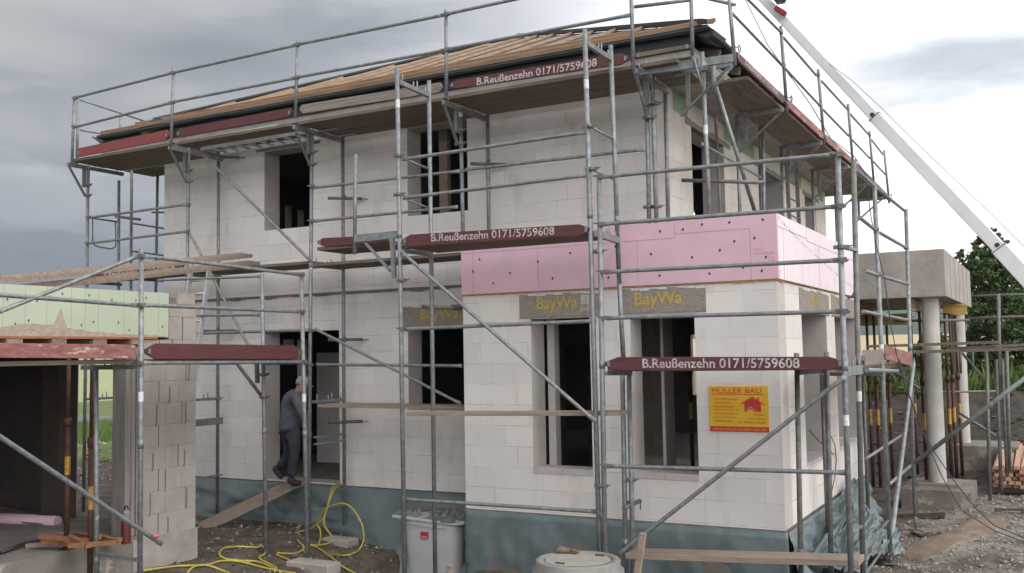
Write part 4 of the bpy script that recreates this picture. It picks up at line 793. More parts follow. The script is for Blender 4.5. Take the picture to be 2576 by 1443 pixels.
mb.poly(pts, 3); mb.poly([(gx0+.004, -4.06, 2.28), (gx0+.004, -3.82, 2.28), (gx0+.004, -3.88, 2.42), (gx0+.004, -3.93, 2.56), (gx0+.004, -3.99, 2.42)], 3)
mb.build('edge_insulation', [GREENX, SEAMG, DOT, DUST], ga)
ORG = mat('orange formwork board', (.40, .13, .06), (.28, .08, .04), scale=9, rough=.7, bump=.2)
mb = MB(); mb.box(gx0-.5, gx0+.02, -8.4, -2.62, 2.226, 2.248); mb.build('formwork_sheet', ORG, ga)
y = -8.2
while y < -2.7:
    mb = MB(); mb.box(gx0-.6, gx0+.015, y, y+.18, 2.165, 2.224); mb.build('formwork_beam', WOODP if int(y*3) % 2 else WOODG, ga); y += .52
mb = MB(); mb.box(gx0-.25, gx0-.03, -3.04, -2.83, -.055, 2.15); mb.box(gx0-.03, gx0-.005, -2.97, -2.92, -.055, 2.15); mb.box(gx0-.03, gx0-.005, -2.9, -2.84, -.055, 2.15); mb.build('formwork_post', mat('grey formwork boards', (.26, .24, .225), (.17, .155, .145), scale=4, stretch=(4, 4, .5), rough=.85, bump=.3), ga)
mb = MB(); a_ = on(205, 1330, 2, -.06); mb.box(-8.95, -8.62, -2.6, -2.32, -.055, 2.2); mb.build('formwork_post', DARKI, ga)
# steel props
def make_prop(label, group, x, y, z0, z1, src=None, cat='steel prop'):
    t = thing('steel_prop', label, cat, (x, y, z0), group); h = z1-z0
    mb = MB(); mb.tube((x, y, z0+.008), (x, y, z0+h*.62), .030, 12); mb.build('outer_tube', RUST, t)
    mb = MB(); mb.tube((x, y, z0+h*.60), (x, y, z1-.008), .023, 12); mb.build('inner_tube', RUST, t)
    mb = MB(); mb.box(x-.06, x+.06, y-.06, y+.06, z0, z0+.008); mb.box(x-.06, x+.06, y-.06, y+.06, z1-.008, z1); mb.build('end_plate', RUST, t)
    mb = MB(); mb.tube((x, y, z0+h*.60), (x, y, z0+h*.64), .042, 10); mb.path([(x-.03, y, z0+h*.62), (x-.09, y-.01, z0+h*.62), (x-.10, y, z0+h*.56), (x-.04, y, z0+h*.55)], .006, 6); mb.build('collar', RUST, t)
    mb = MB(); mb.tube((x, y, z0+h*.36), (x, y, z0+h*.45), .031, 12, cap=False); mb.build('yellow_band', YEL, t)
    return t
GP = 'steel props holding up the garage formwork'
p = on(228, 1300, 0, -6.55); make_prop('rust red prop beside the scaffold leg at the garage slab edge', GP, -6.55, p.y, -.62, 2.15)
p = on(167, 1382, 2, -.06); make_prop('rusty prop standing on the garage floor behind the offcut pile', GP, p.x, p.y, -.055, 2.16)
p = on(307, 1343, 2, -.06); make_prop('dark rusty prop in the gap beside the garage pier', GP, p.x, p.y, -.055, 2.16)
HP = 'steel props inside the house'
for lab, x, y in (('prop seen through the left window of the extension', -2.55, .75), ('yellow banded prop in the right extension window, nearest its left edge', -1.95, 1.9), ('second prop in the right extension window', -2.0, 2.9), ('third prop in the right extension window', -2.1, 4.1), ('prop farthest right in the right extension window', -1.55, 2.3), ('prop in the doorway behind the walking man', -7.75, 2.2), ('thin prop in the dark ground floor window', -5.9, 3.4)):
    make_prop(lab, HP, x, y, .005, 2.70)
# things in the garage
gt = thing('offcut_pile', 'heap of orange timber offcuts on the garage floor', 'timber offcuts', on(200, 1370, 2, -.05))
OFFC = mat('orange offcut timber', (.30, .125, .055), (.18, .075, .035), scale=7, rough=.8, bump=.3)
rr = random.Random(5)
for i in range(11):
    c = on(125+i*14+rr.uniform(-8, 8), 1378-(i % 4)*7, 2, -.05+.045*(i % 3)); a = rr.uniform(-.5, .6); L_ = rr.uniform(.16, .32); d = Vector((math.cos(a), math.sin(a), rr.uniform(-.05, .08)))*L_
    mb = MB(); mb.bar(c-d+Vector((0, 0, .035)), c+d+Vector((0, 0, .035)), .06, .045); mb.build('offcut', OFFC if i % 3 else WOODP, gt)
ex = thing('gas_bottle', 'small red and white bottle standing at the foot of the garage pier', 'bottle', on(317, 1368, 2, -.05)); c = LOC[ex.name]
mb = MB(); mb.lathe(c, [(0, 0), (.05, 0), (.052, .02), (.052, .22), (.04, .25), (0, .25)], 20); mb.build('body', mat('dull red enamel', (.13, .02, .022), rough=.5), ex)
mb = MB(); mb.lathe(c, [(.04, .25), (.046, .26), (.046, .34), (.02, .37), (0, .37)], 20); mb.build('neck', mat('dusty white plastic', (.2, .2, .2), rough=.6), ex)
mb = MB(); mb.path([c+Vector((-.03, 0, .37)), c+Vector((-.02, 0, .41)), c+Vector((.02, 0, .41)), c+Vector((.03, 0, .38))], .008, 6); mb.build('handle', ROOFK, ex)
for i, (px, lab) in enumerate(((85, 'pink foam roll end nearer the left edge of the dark garage'), (145, 'pink foam roll lying right of another on the garage floor'))):
    a = on(px, 1310+4*i, 2, -.03); d = Vector((-1.6, -.35, 0)); mb = MB(); mb.path([a+d, a+d*.5, a], [.075, .075, .075], 14); tag(mb.build('foam_roll', PINK), lab, 'foam roll')
mb = MB(); a = on(20, 1290, 2, .02); mb.hexa([a+Vector(v) for v in ((-1, -.2, 0), (.9, -.2, -.08), (.9, .3, -.08), (-1, .3, 0), (-1, -.2, .02), (.9, -.2, -.06), (.9, .3, -.06), (-1, .3, .02))]); tag(mb.build('sheet_panel', CONCD), 'grey panel lying across the foam rolls in the garage', 'panel')
mb = MB(); a, b = on(0, 1392, 2, -.04), on(105, 1360, 2, -.03); mb.path([a, a.lerp(b, .5)+Vector((0, 0, .02)), b, b+Vector((.02, .05, .0))], [.02, .022, .028, .035], 8); tag(mb.build('hammer', ROOFK), 'dark long handled hammer lying on the garage slab', 'hammer')
mb = MB(); a, b = on(392, 1356, 2, -.045), on(452, 1358, 2, -.045)
a, b = on(255+0, 1360, 2, -.04), on(292, 1362, 2, -.04); mb.path([a, a.lerp(b, .3), a.lerp(b, .7), b], [.02, .045, .04, .02], 8); tag(mb.build('work_glove', ROOFK), 'dark work glove lying on the slab beside the red prop', 'glove')
# two long planks from garage roof to scaffold
for i in range(2):
    a = on(100 if i else 50, 722 if i else 716, 2, 2.83+.0*i); b = on(655 if i else 636, 661 if i else 652, 1, .35); dz = Vector((0, 0, -.062*i+.02)); w_ = Vector((.05, -.30, .0))
    mb = MB(); a, b = a+dz, b+dz; t_ = Vector((0, 0, .05)); mb.hexa([a+w_, b+w_, b, a, a+w_+t_, b+w_+t_, b+t_, a+t_])
    tag(mb.build('plank', WOODP, bevel=.004), ('upper' if i == 0 else 'lower')+' one of two long planks bridging from the garage roof to the scaffold', 'plank')
# ramp plank, ladder
mb = MB(); a = on(500, 1328, 1, .35); b = on(700, 1224, 1, 1.0); w_ = Vector((.30, .02, 0)); b.z = .015; t_ = Vector((0, 0, .05))
a1, b1 = on(470, 1338, 2, -.60), Vector((-8.05, 1.2, .01)); w_ = (b1-a1).cross(Vector((0, 0, 1))).normalized()*.27
for i in range(2):
    o_ = w_*i*1.02; mb = MB(); mb.hexa([a1+o_, a1+o_+w_*.97, b1+o_+w_*.97, b1+o_, a1+o_+t_, a1+o_+w_*.97+t_, b1+o_+w_*.97+t_, b1+o_+t_]); tag(mb.build('plank', WOODP, bevel=.004), ('left' if i == 0 else 'right')+' board of the plank ramp leading up to the door', 'plank')
def ladder(name, lab, p0, p1, side, n, w=.36, m=None):
    m = m or mat('bright aluminium', (.55, .56, .56), (.42, .43, .43), rough=.35, metal=.6); t = thing(name, lab, 'ladder', p0); p0, p1 = Vector(p0), Vector(p1); sd_ = Vector(side).normalized()*w/2
    for s_ in (-1, 1): mb = MB(); mb.bar(p0+sd_*s_, p1+sd_*s_, .028, .065, up=sd_.cross(p1-p0)); mb.build('rail', m, t)
    for i in range(n): q = p0.lerp(p1, (i+.5)/n); mb = MB(); mb.tube(q-sd_, q+sd_, .015, 8); mb.build('rung', m, t)
    return t
ladder('ladder', 'aluminium ladder laid flat on the brackets under the eaves boards', (-9.1, .46, 5.33), (-6.35, .46, 5.33), (0, 1, 0), 11, w=.42)
mb = MB(); a, b = on(490, 358, 1, .2), on(700, 322, 1, .2); mb.tube(a, b, .05, 16); tag(mb.build('rain_pipe', mat('pale grey pipe plastic', (.42, .42, .40), (.33, .33, .31), rough=.5)), 'pale grey pipe lying along the underside of the eaves walkway', 'pipe')
ladder('ladder', 'short aluminium ladder leaning behind the garage pier', on(462, 745, 1, -1.9)+Vector((0, 0, -1.2)), on(506, 676, 1, -.6)+Vector((0, 0, .1)), (1, 0, 0), 9, w=.36)
ladder('ladder', 'upright aluminium ladder against the side wall above the extension roof', (on(2001, 560, 0, -1.2).x, on(2001, 560, 0, -1.2).y, 2.97), (-1.2, on(1990, 400, 0, -1.2).y, 5.3), (0, 1, 0), 8, w=.75, m=STEELD)
# ------------------------------------------------------------------ canopy behind the extension
FOOT = mat('muddy concrete footing', (.22, .195, .165), (.12, .10, .085), scale=2.2, rough=.95, bump=.5, c3=(.30, .275, .24), t3=.58, bscale=20)
ca = thing('concrete_canopy', 'raw concrete canopy on round columns behind the extension', 'canopy', (.5, 7, -.3))
mb = MB(); mb.box(-1.7, 1.22, 6.0, 11.7, 2.76, 3.52); mb.build('slab', CONC, ca, bevel=.012)
mb = MB()
for y in (6.9, 7.8, 8.7, 9.6, 10.6): mb.bar((1.2215, y, 2.77), (1.2215, y, 3.51), .006, .006)
mb.build('board_marks', CONCD, ca)
for x, y in ((.93, 6.42), (1.0, 10.9), (-1.3, 10.9)):
    mb = MB(); mb.lathe((x, y, -.22), [(.133, 0), (.133, 2.98)], 32); o = mb.build('column', CONCP, ca)
    for pl in o.data.polygons: pl.use_smooth = True
mb = MB(); mb.box(.45, 1.45, 5.7, 7.2, -.95, -.26); mb.build('footing', FOOT, ca); mb = MB(); mb.box(.65, 1.25, 6.1, 6.9, -.26, -.215); mb.build('footing_cap', FLOOR, ca)
mb = MB(); mb.box(.85, 2.0, 10.2, 11.5, -.7, .02); mb.build('footing', FOOT, ca)
CP = 'steel props under the concrete canopy'
for lab, px, y in (('thin prop standing third from the left under the canopy', 2222, 9.0), ('rear rusty prop seen just left of the thick one', 2300, 9.6), ('prop hugging the left side of the rear canopy column', 2412, 9.6), ('thick rusty prop just left of the front canopy column', 2322, 6.6), ('thin rusty prop close behind the front canopy column', 2341, 7.4), ('rusty prop right of the front canopy column', 2386, 8.0), ('yellow banded prop between the two right canopy columns', 2398, 8.4), ('dark prop farthest left under the canopy', 2188, 7.5), ('second dark prop from the left under the canopy', 2206, 7.5), ('dark prop under the left end of the yellow beam', 2238, 8.0)):
    make_prop(lab, CP, on(px, 1000, 1, y).x, y, -.5, 2.55)
YB_ = mat('yellow formwork beam', (.55, .40, .12), (.38, .26, .07), scale=8, rough=.6, c3=(.2, .13, .05), t3=.66)
RB_ = mat('red brown formwork beam', (.30, .13, .07), (.20, .085, .05), scale=8, rough=.7)
def hbeam(lab, p0, p1, m):
    p0, p1 = Vector(p0), Vector(p1); mb = MB(); mb.bar(p0+Vector((0, 0, .02)), p1+Vector((0, 0, .02)), .08, .04); mb.bar(p0+Vector((0, 0, .10)), p1+Vector((0, 0, .10)), .028, .12); mb.bar(p0+Vector((0, 0, .18)), p1+Vector((0, 0, .18)), .08, .04); return tag(mb.build('formwork_beam', m), lab, 'beam', 'formwork beams under the canopy')
hbeam('red brown beam under the front left of the canopy', (-.2, 6.05, 2.55), (-.2, 8, 2.55), RB_); hbeam('pale beam ending beside the front canopy column', (.66, 6.1, 2.55), (.95, 7.9, 2.55), mat('worn beam', (.36, .25, .19), (.25, .17, .12)))
hbeam('yellow beam spanning on top of the left canopy props', (-.9, 7.7, 2.36), (.5, 7.7, 2.36), YB_); hbeam('yellow beam between the front and rear canopy columns', (on(2375, 850, 1, 8.8).x, 8.8, 2.54), (on(2436, 850, 1, 8.8).x, 8.8, 2.54), YB_)
# ------------------------------------------------------------------ yard scaffold at the right edge
ys = thing('yard_scaffold', 'weathered low scaffold standing behind the canopy at the right edge', 'scaffold', (2.2, 6.5, -.6)); YY = 5.9
for a, b in (((2512, 740), (2515, 1000)), ((2481, 885), (2491, 1260)), ((2507, 905), (2519, 1240)), ((2522, 905), (2534, 1200)), ((2532, 880), (2540, 1190))): standard(ys, a, b, 1, YY+(.7 if a[0] > 2500 else 0), m=STEELD)
for s_ in (((2444, 746), (2700, 737)), ((2440, 802), (2700, 792)), ((2250, 808), (2440, 806))): rail(ys, *s_, 1, YY+.7, lug=False, m=STEELD)
rail(ys, (2181, 990), (2510, 985), 1, YY+3.2, lug=False, m=STEELD, r=.02); rail(ys, (2420, 888), (2474, 952), 1, YY, lug=False, m=STEELD, name='brace'); rail(ys, (2247, 938), (2342, 995), 1, YY+3.0, lug=False, m=STEELD, name='brace'); rail(ys, (2412, 1039), (2505, 1097), 1, YY+3, lug=False, m=STEELD, name='brace')
for (a, b, c, d, y, m) in (((2294, 883), (2700, 871), 8, 0, YY-.45, REDW), ((2178, 869), (2513, 858), 9, 0, YY-.05, WOODBY)):
    p, q = on(*a, 1, y), on(*b, 1, y); mb = MB(); h = .045
    mb.hexa([(p.x, y, p.z-h), (q.x, y, q.z-h), (q.x, y+.3, q.z-h), (p.x, y+.3, p.z-h), (p.x, y, p.z), (q.x, y, q.z), (q.x, y+.3, q.z), (p.x, y+.3, p.z)]); mb.build('deck_board', WOODB if m is REDW else m, ys, bevel=.004)
transom(ys, on(2385, 878, 1, YY+.4), on(2576, 868, 1, YY+.4), h=.04, m=STEELD)
for px in (2415, 2446): rail(ys, (px, 880), (px+2, 940), 1, YY+.5, lug=False, m=STEELD, name='standard')
# ------------------------------------------------------------------ crane boom
cb = thing('crane_boom', 'pale telescopic crane boom sloping down across the right of the sky', 'crane boom', on(2400, 480, 1, 1.6))
WHT_ = mat('pale grey crane paint', (.72, .73, .74), (.64, .65, .66), scale=3, rough=.45, bump=.03)
cpt = [on(1890, -35, 1, 2.4), on(2199, 293, 1, 2.25), on(2512, 623, 1, 2.1), on(2960, 1110, 1, 1.9)]
for i, (w_, h_) in enumerate(((.10, .125), (.12, .15), (.15, .185))):
    mb = MB(); a, b = cpt[i], cpt[i+1]; d = (b-a).normalized(); mb.bar(a-d*.0, b+d*.03, w_, h_, up=(0, 0, 1)); mb.build('boom_section', WHT_, cb, bevel=.012)
    if i: mb = MB(); q = a+d*.015; mb.bar(q, q+d*.012, w_+.012, h_+.012, up=(0, 0, 1)); mb.build('collar', STEELD, cb)
for c in ((2193, 289), (2507, 616)):
    p = on(c[0]+2, c[1]+2, 1, 2.08); mb = MB(); mb.tube(p, p+Vector((0, -.05, 0)), .028, 12); mb.build('lug', ROOFK, cb)
mb = MB(); mb.path([on(*c, 1, 2.15) for c in ((2085, 160), (2145, 205), (2215, 270), (2290, 345), (2400, 450), (2500, 545), (2700, 745))], .0045, 6); mb.build('cable', STEELD, cb)
mb = MB(); a = on(1955, 12, 1, 2.2); mb.box(a.x-.02, a.x+.09, 2.05, 2.30, a.z+.03, a.z+.22); mb.bar(a+Vector((.02, 0, .2)), a+Vector((.12, 0, .05)), .1, .1); mb.build('winch_head', mat('dark crane head', (.03, .05, .12), (.02, .02, .03), rough=.5), cb)
mb = MB(); a = on(1967, 28, 1, 2.2); mb.bar(a+Vector((-.08, 0, .05)), a+Vector((.04, 0, -.05)), .12, .06); mb.build('red_bracket', mat('dark red paint', (.3, .02, .02)), cb)
mb = MB(); mb.path([on(*c, 1, 1.2) for c in ((1870, -10), (1905, 60), (1932, 115), (1975, 175), (2040, 265), (2090, 350), (2150, 395), (2178, 440), (2190, 540), (2205, 620), (2225, 700), (2238, 800), (2255, 890), (2275, 960), (2295, 1015), (2330, 1110), (2370, 1200), (2420, 1285), (2500, 1335), (2620, 1380))], .006, 6); tag(mb.build('power_cable', ROOFK), 'thin black cable hanging from the roof scaffold down to the yard at the right', 'cable')
mb = MB(); mb.path([on(*c, 1, 1.35) for c in ((2262, 905), (2285, 990), (2310, 1060), (2345, 1130), (2400, 1210), (2450, 1275), (2500, 1322), (2620, 1372))], .006, 6); tag(mb.build('power_cable', ROOFK), 'second black cable running beside the first across the gravel', 'cable')
# ------------------------------------------------------------------ sign
sg = thing('company_sign', 'yellow and red building company sign fixed to the extension wall', 'sign', (-.465, -.01, 1.06))
SY = mat('sign yellow', (.72, .42, .022), (.66, .38, .02), scale=2, rough=.45); SR = mat('sign red', (.52, .03, .03), (.47, .025, .025), scale=2, rough=.45)
sx0, sx1, sz0, sz1 = -.805, -.135, 1.06, 1.57; sw, sh = sx1-sx0, sz1-sz0
mb = MB(); mb.box(sx0, sx1, -.012, -.002, sz0, sz1); mb.build('panel', SY, sg); mb = MB(); mb.box(sx0, sx1, -.0135, -.0125, sz0, sz0+.115*sh); mb.build('red_strip', SR, sg)
def st(s_, u, v, w_, h_, m=SR, b=.0): text(s_, (sx0+u*sw, -.0125, sz0+v*sh), (1, 0, 0), (0, 0, 1), w_*sw, h_*sh, m, sg, bold=b, depth=.0015)
st('MÜLLER BAU', .05, .845, .84, .135); mb = MB(); mb.box(sx0+.05*sw, sx0+.94*sw, -.0135, -.0125, sz0+.812*sh, sz0+.826*sh); mb.build('underline', SR, sg)
for i, (s_, w_) in enumerate((('- Kellerabdichtungen', .45), ('- Außenanlagen', .33), ('- Pflasterarbeiten', .37), ('- Rohbauten jeder Art', .48), ('- Altbaurenovierung', .44), ('- Kaminsanierung', .39), ('- Stahlbetonbau', .34))): st(s_, .05, .685-i*.0795, w_, .055)
st('Neuses 5', .76, .36, .19, .045); st('96106 Ebern', .66, .275, .29, .045); st('Tel.: 09534/17 80 884', .48, .185, .47, .048); text('www.robert-mueller-bau.de', (sx0+.05*sw, -.0140, sz0+.03*sh), (1, 0, 0), (0, 0, 1), .9*sw, .062*sh, SY, sg, bold=.0, depth=.0015)
def sp(*pts): return [(sx0+u*sw, -.0135, sz0+v*sh) for u, v in pts]
mb = MB(); mb.prism(sp((.60, .64), (.735, .735), (.875, .63), (.875, .44), (.83, .44), (.70, .555), (.60, .46)), (0, .001, 0)); mb.bar(*[Vector(q) for q in sp((.54, .605), (.74, .76))], .0012, .012, up=(0, 0, 1)); mb.bar(*[Vector(q) for q in sp((.735, .76), (.935, .59))], .0012, .012, up=(0, 0, 1)); mb.prism(sp((.82, .68), (.845, .66), (.845, .75), (.82, .75)), (0, .001, 0)); mb.bar(*[Vector(q) for q in sp((.60, .44), (.705, .525))], .0012, .012, up=(0, 0, 1)); mb.bar(*[Vector(q) for q in sp((.70, .525), (.80, .44))], .0012, .012, up=(0, 0, 1)); mb.build('house_emblem', SR, sg)
# ------------------------------------------------------------------ light well shell
PL = mat('grey white moulded plastic', (.50, .50, .51), (.43, .43, .44), scale=2, rough=.42, bump=.04)
lw = thing('light_well', 'pale grey plastic basement light well standing on end by the membrane', 'light well', (-4.65, .3, -1.1))
y0 = .12
mb = MB(); A0 = [on(986, 1296, 1, y0), on(1142, 1317, 1, y0)]; a, b = A0; k = Vector((.26, .40, 0))
mb.prism([a, b, b+Vector((.34, .42, .0)), a+Vector((.30, .42, 0))], (0, 0, -.035)); mb.build('rim', PL, lw, bevel=.006)
mb = MB(); n = 18; top = []
for j in range(9):
    t = j/8; z = -.035-t*.95; ring = []
    for i in range(n+1):
        ph = math.pi*(i/n); bulge = 1-.16*t**1.6
        c_ = Vector(((a.x+b.x)/2+.06, y0+.33, a.z*(1-0)+z)); rx, ry = .44*bulge, .30*bulge
        ring.append((c_.x-rx*math.copysign(abs(math.cos(ph))**.45, math.cos(ph)), c_.y-ry*abs(math.sin(ph))**.45, c_.z-(.0 if j else 0)))
    mb.v += ring
for j in range(8):
    for i in range(n): q = j*(n+1)+i; mb.f.append((q, q+1, q+n+2, q+n+1)); mb.m.append(0); mb.sm.append(True)
o = mb.build('shell', PL, lw); s2 = o.modifiers.new('t', 'SOLIDIFY'); s2.thickness = .012
fr_ = lambda px, py: on(px, py, 1, y0-.0+.03)
mb = MB(); q0, q1 = on(1058, 1338, 1, y0+.015), on(1077, 1357, 1, y0+.015); mb.box(q0.x, q1.x, y0+.012, y0+.02, q1.z, q0.z); st_ = mb.build('label_patch', SR, lw)
text('ACO', (q0.x+.01, y0+.0115, q1.z+.008), (1, 0, 0), (0, 0, 1), (q1.x-q0.x)*.85, .028, WHT, st_, bold=.02)
mb = MB(); mb.path([on(1022, 1318, 1, y0+.005), on(1080, 1326, 1, y0), on(1118, 1329, 1, y0+.01)], .008, 6); mb.build('rib', PL, lw)
rr = random.Random(9); mb = MB()
for i in range(34):
    t = rr.random(); q = a.lerp(b, t)+Vector((.3, .42, 0))*rr.random(); s_ = rr.uniform(.04, .12); h = rr.uniform(.01, .10)
    mb.poly([q+Vector((-s_, -s_*.6, .003)), q+Vector((s_, -s_*.4, .01)), q+Vector((rr.uniform(-.03, .03), s_*.4, h))]); mb.poly([q+Vector((-s_, -s_*.6, .003)), q+Vector((rr.uniform(-.03, .03), s_*.4, h)), q+Vector((-s_*.7, s_, .01))])
tag(mb.build('membrane_scraps', FOIL), 'crumpled scraps of blue grey membrane piled on the light well rim', 'scraps')
mb = MB(); p, q = on(1020, 1284, 1, .75), on(1175, 1290, 1, .75); mb.bar(p, q, .05, .09); tag(mb.build('timber_batten', WOODG), 'dirty timber batten lying behind the light well', 'batten')
# ------------------------------------------------------------------ manhole ring
mh = thing('manhole', 'round concrete manhole shaft top in the foreground', 'manhole', (-1.63, -1.85, -1.1)); c = Vector((-1.63, -1.85, -.085)); MR = .425
CON2 = mat('light shaft concrete', (.27, .26, .245), (.19, .18, .17), scale=5, rough=.9, bump=.35, bscale=40)
mb = MB(); mb.lathe(c, [(.345, -.02), (.345, 0), (MR-.01, 0), (MR, -.012), (MR, -.075), (MR+.035, -.10), (MR+.05, -.35), (MR+.07, -1.1)], 56); o = mb.build('shaft_ring', CON2, mh)
for pl in o.data.polygons: pl.use_smooth = True
mb = MB(); mb.lathe(c, [(0, -.004), (.325, -.004), (.332, -.01), (.332, -.03)], 56); mb.build('lid', mat('pale lid concrete', (.34, .325, .285), (.26, .245, .215), scale=4, rough=.9, bump=.25, c3=(.30, .27, .23), t3=.66), mh)
for a in (R(60), R(255)):
    q = c+Vector((math.cos(a)*.27, math.sin(a)*.27, 0)); mb = MB(); mb.box(q.x-.045, q.x+.045, q.y-.012, q.y+.012, -.09, -.080); mb.tube(q+Vector((-.05, 0, .004)), q+Vector((.05, 0, .004)), .007, 6); mb.build('lifting_slot', RUST, mh)
mb = MB(); q = c+Vector((-.28, .18, 0)); mb.path([q+Vector((-.06, -.02, .02)), q+Vector((0, 0, .04)), q+Vector((.08, .04, .02)), q+Vector((.16, .05, .015))], [.028, .035, .03, .02], 8); mb.tube(q+Vector((-.02, 0, .02)), q+Vector((-.02, .02, .08)), .012, 6); mb.path([q+Vector((.1, .04, .02)), q+Vector((.13, 0, .05)), q+Vector((.2, .02, .02))], .013, 6)
tag(mb.build('scaffold_clamp', mat('rusty clamp', (.20, .15, .10), (.10, .07, .05), scale=20, rough=.8)), 'rusty scaffold clamp left lying on the manhole rim', 'clamp')
# survey stakes
def stake(px0, py0, px1, py1, y, w_, lab):
    a, b = on(px0, py0, 1, y), on(px1, py1, 1, y); d = (b-a).normalized(); b2 = a+d*1.3; mb = MB(); mb.bar(a, b2, w_, w_*.8, up=(0, 1, 0)); tag(mb.build('wooden_stake', WOODP, bevel=.006), lab, 'stake')
stake(1618, 1342, 1603, 1445, -2.2, .062, 'tall pale wooden stake in front of the extension, right of the manhole'); stake(1132, 1421, 1130, 1445, -2.2, .055, 'short wooden stake top at the bottom edge in front of the light well')
# ------------------------------------------------------------------ hoses
HOSE = mat('dirty yellow hose', (.50, .40, .07), (.36, .28, .06), scale=14, rough=.5, c3=(.22, .17, .06), t3=.68)
def smooth(pts, k=5):
    out = []; n = len(pts)
    for i in range(n-1):
        p0, p1, p2, p3 = pts[max(0, i-1)], pts[i], pts[i+1], pts[min(n-1, i+2)]
        for j in range(k):
            t = j/k; out.append(.5*((2*p1)+(p2-p0)*t+(2*p0-5*p1+4*p2-p3)*t*t+(3*p1-p0-3*p2+p3)*t**3))
    return out+[pts[-1]]
def hz(px, py, r=.014):            # point on the soil seen there
    lo, hi = 6., 24.; v = Vector(ray(px, py)); c0 = Vector(CC)
    for _ in range(30):
        m_ = (lo+hi)/2; q = c0+v*m_
        if q.z > gz(q.x, q.y)+r: lo = m_
        else: hi = m_
    return c0+v*hi+Vector((0, 0, r*.5))
def hose(lab, runs):
    mb = MB()
    for kind, pts in runs:
        w_ = [hz(644+x/4, 1082+y/4) if kind == 'g' or (kind == 'm' and g_) else on(644+x/4, 1082+y/4, 1, yy) for (x, y, g_, yy) in [(p+(0, .6))[:4] if len(p) == 2 else p for p in pts]]
        mb.path(smooth(w_), .0125, 8)
    return tag(mb.build('garden_hose', HOSE), lab, 'hose')
m_ = lambda l, y0, y1, gi=99: [(x, y, 1 if i >= gi else 0, y1+(y0-y1)*(1-i/max(1, len(l)-1))**5) for i, (x, y) in enumerate(l)]
hose('yellow hose hanging in loops from the doorway down to the soil', [
    ('m', m_([(850, 545), (780, 562), (750, 640), (722, 760), (690, 870), (620, 940), (540, 1000), (430, 1030), (395, 1070), (430, 1130), (480, 1180), (470, 1215), (380, 1250), (210, 1245)], 1.05, .25, 9)),
    ('m', m_([(850, 562), (800, 582), (742, 700), (702, 830), (682, 900), (692, 970), (740, 1040), (775, 1100), (750, 1140), (640, 1165), (548, 1165)], 1.0, .25, 8)),
    ('m', m_([(600, 955), (690, 800), (780, 760), (860, 742), (930, 760), (1000, 830), (1060, 940), (1085, 1040), (1080, 1120), (1040, 1210), (980, 1250), (880, 1270), (780, 1260)], .3, .1, 9)),
    ('g', [(548, 1165), (620, 1190), (760, 1290), (880, 1385), (1000, 1450)]), ('m', m_([(600, 950), (640, 990), (650, 1060), (640, 1130), (625, 1160)], .3, .2, 3)), ('g', [(470, 1215), (490, 1240), (540, 1300), (580, 1340), (620, 1400)])])
g2 = lambda l: [(x-2576, y) for x, y in l]
hose('long yellow hose snaking over the soil between the garage pier and the door', [
    ('g', g2([(1440, 1425), (1600, 1400), (1760, 1378), (1900, 1372), (2080, 1365), (2230, 1325), (2400, 1330), (2576, 1372), (2776, 1420), (2976, 1450)])),
    ('g', g2([(1880, 1450), (1950, 1385), (2080, 1368), (2260, 1430), (2300, 1450)])),
    ('g', g2([(2826, 1440), (2700, 1375), (2576, 1330), (2400, 1320), (2260, 1300), (2207, 1250), (2260, 1195), (2400, 1180), (2576, 1188), (2640, 1178), (2670, 1220), (2656, 1260), (2606, 1290), (2676, 1340), (2776, 1390), (2766, 1430)])), ('g', [(200, 1260), (300, 1300), (360, 1335)])])
for c, lab in (((644+560/4, 1082+1375/4), 'concrete block under the front foot of the garage scaffold'), ((644+830/4, 1082+1130/4), 'flat stone block under the inner scaffold leg by the membrane')):
    q = hz(*c); mb = MB(); w_ = .33 if c[1] > 1400 else .24; mb.box(q.x-w_, q.x+w_, q.y-.1, q.y+.16, q.z-.08, q.z+.05); tag(mb.build('concrete_block', CONC, bevel=.015), lab, 'block')
# ------------------------------------------------------------------ man walking in through the door
def skin(name, verts, edges, rad, m, parent, sub=2, root=0):
    me = bpy.data.meshes.new(name); off = LOC[parent.name]; me.from_pydata([tuple(Vector(v)-off) for v in verts], edges, []); me.materials.append(m)
    o = bpy.data.objects.new(name, me); COL.objects.link(o); o.parent = parent; LOC[o.name] = off
    k = o.modifiers.new('skin', 'SKIN'); k.use_smooth_shade = True
    sv = me.skin_vertices[0].data
    for i, r_ in enumerate(rad): sv[i].radius = r_ if isinstance(r_, tuple) else (r_, r_)
    for i in range(len(verts)): sv[i].use_root = (i == root)
    q = o.modifiers.new('sub', 'SUBSURF'); q.levels = sub; q.render_levels = sub; return o
def pp(cx, cy, y): return on(611.8+cx*.2454, 901.6+cy*.2454, 1, y)
YP = .78
man = thing('person', 'man in a dark grey jacket and pale cap stepping from the plank through the doorway', 'person', pp(490, 1290, YP))
CLO = mat('dark grey work jacket', (.105, .11, .14), (.07, .075, .10), scale=9, rough=.9, bump=.4); NAVY = mat('navy jacket panel', (.018, .02, .032), (.01, .012, .02), scale=9, rough=.9)
TRO = mat('dark work trousers', (.045, .05, .062), (.026, .03, .038), scale=12, rough=.95, bump=.4); SKN = mat('skin', (.42, .22, .16), (.36, .18, .13), scale=20, rough=.55); CAPM = mat('pale grey cap', (.34, .35, .37), (.22, .23, .25), scale=22, rough=.9); BOOT = mat('dark boot', (.03, .026, .024), (.018, .016, .015), rough=.7)
neck = pp(572, 330, YP); head = pp(612, 262, YP+.03)
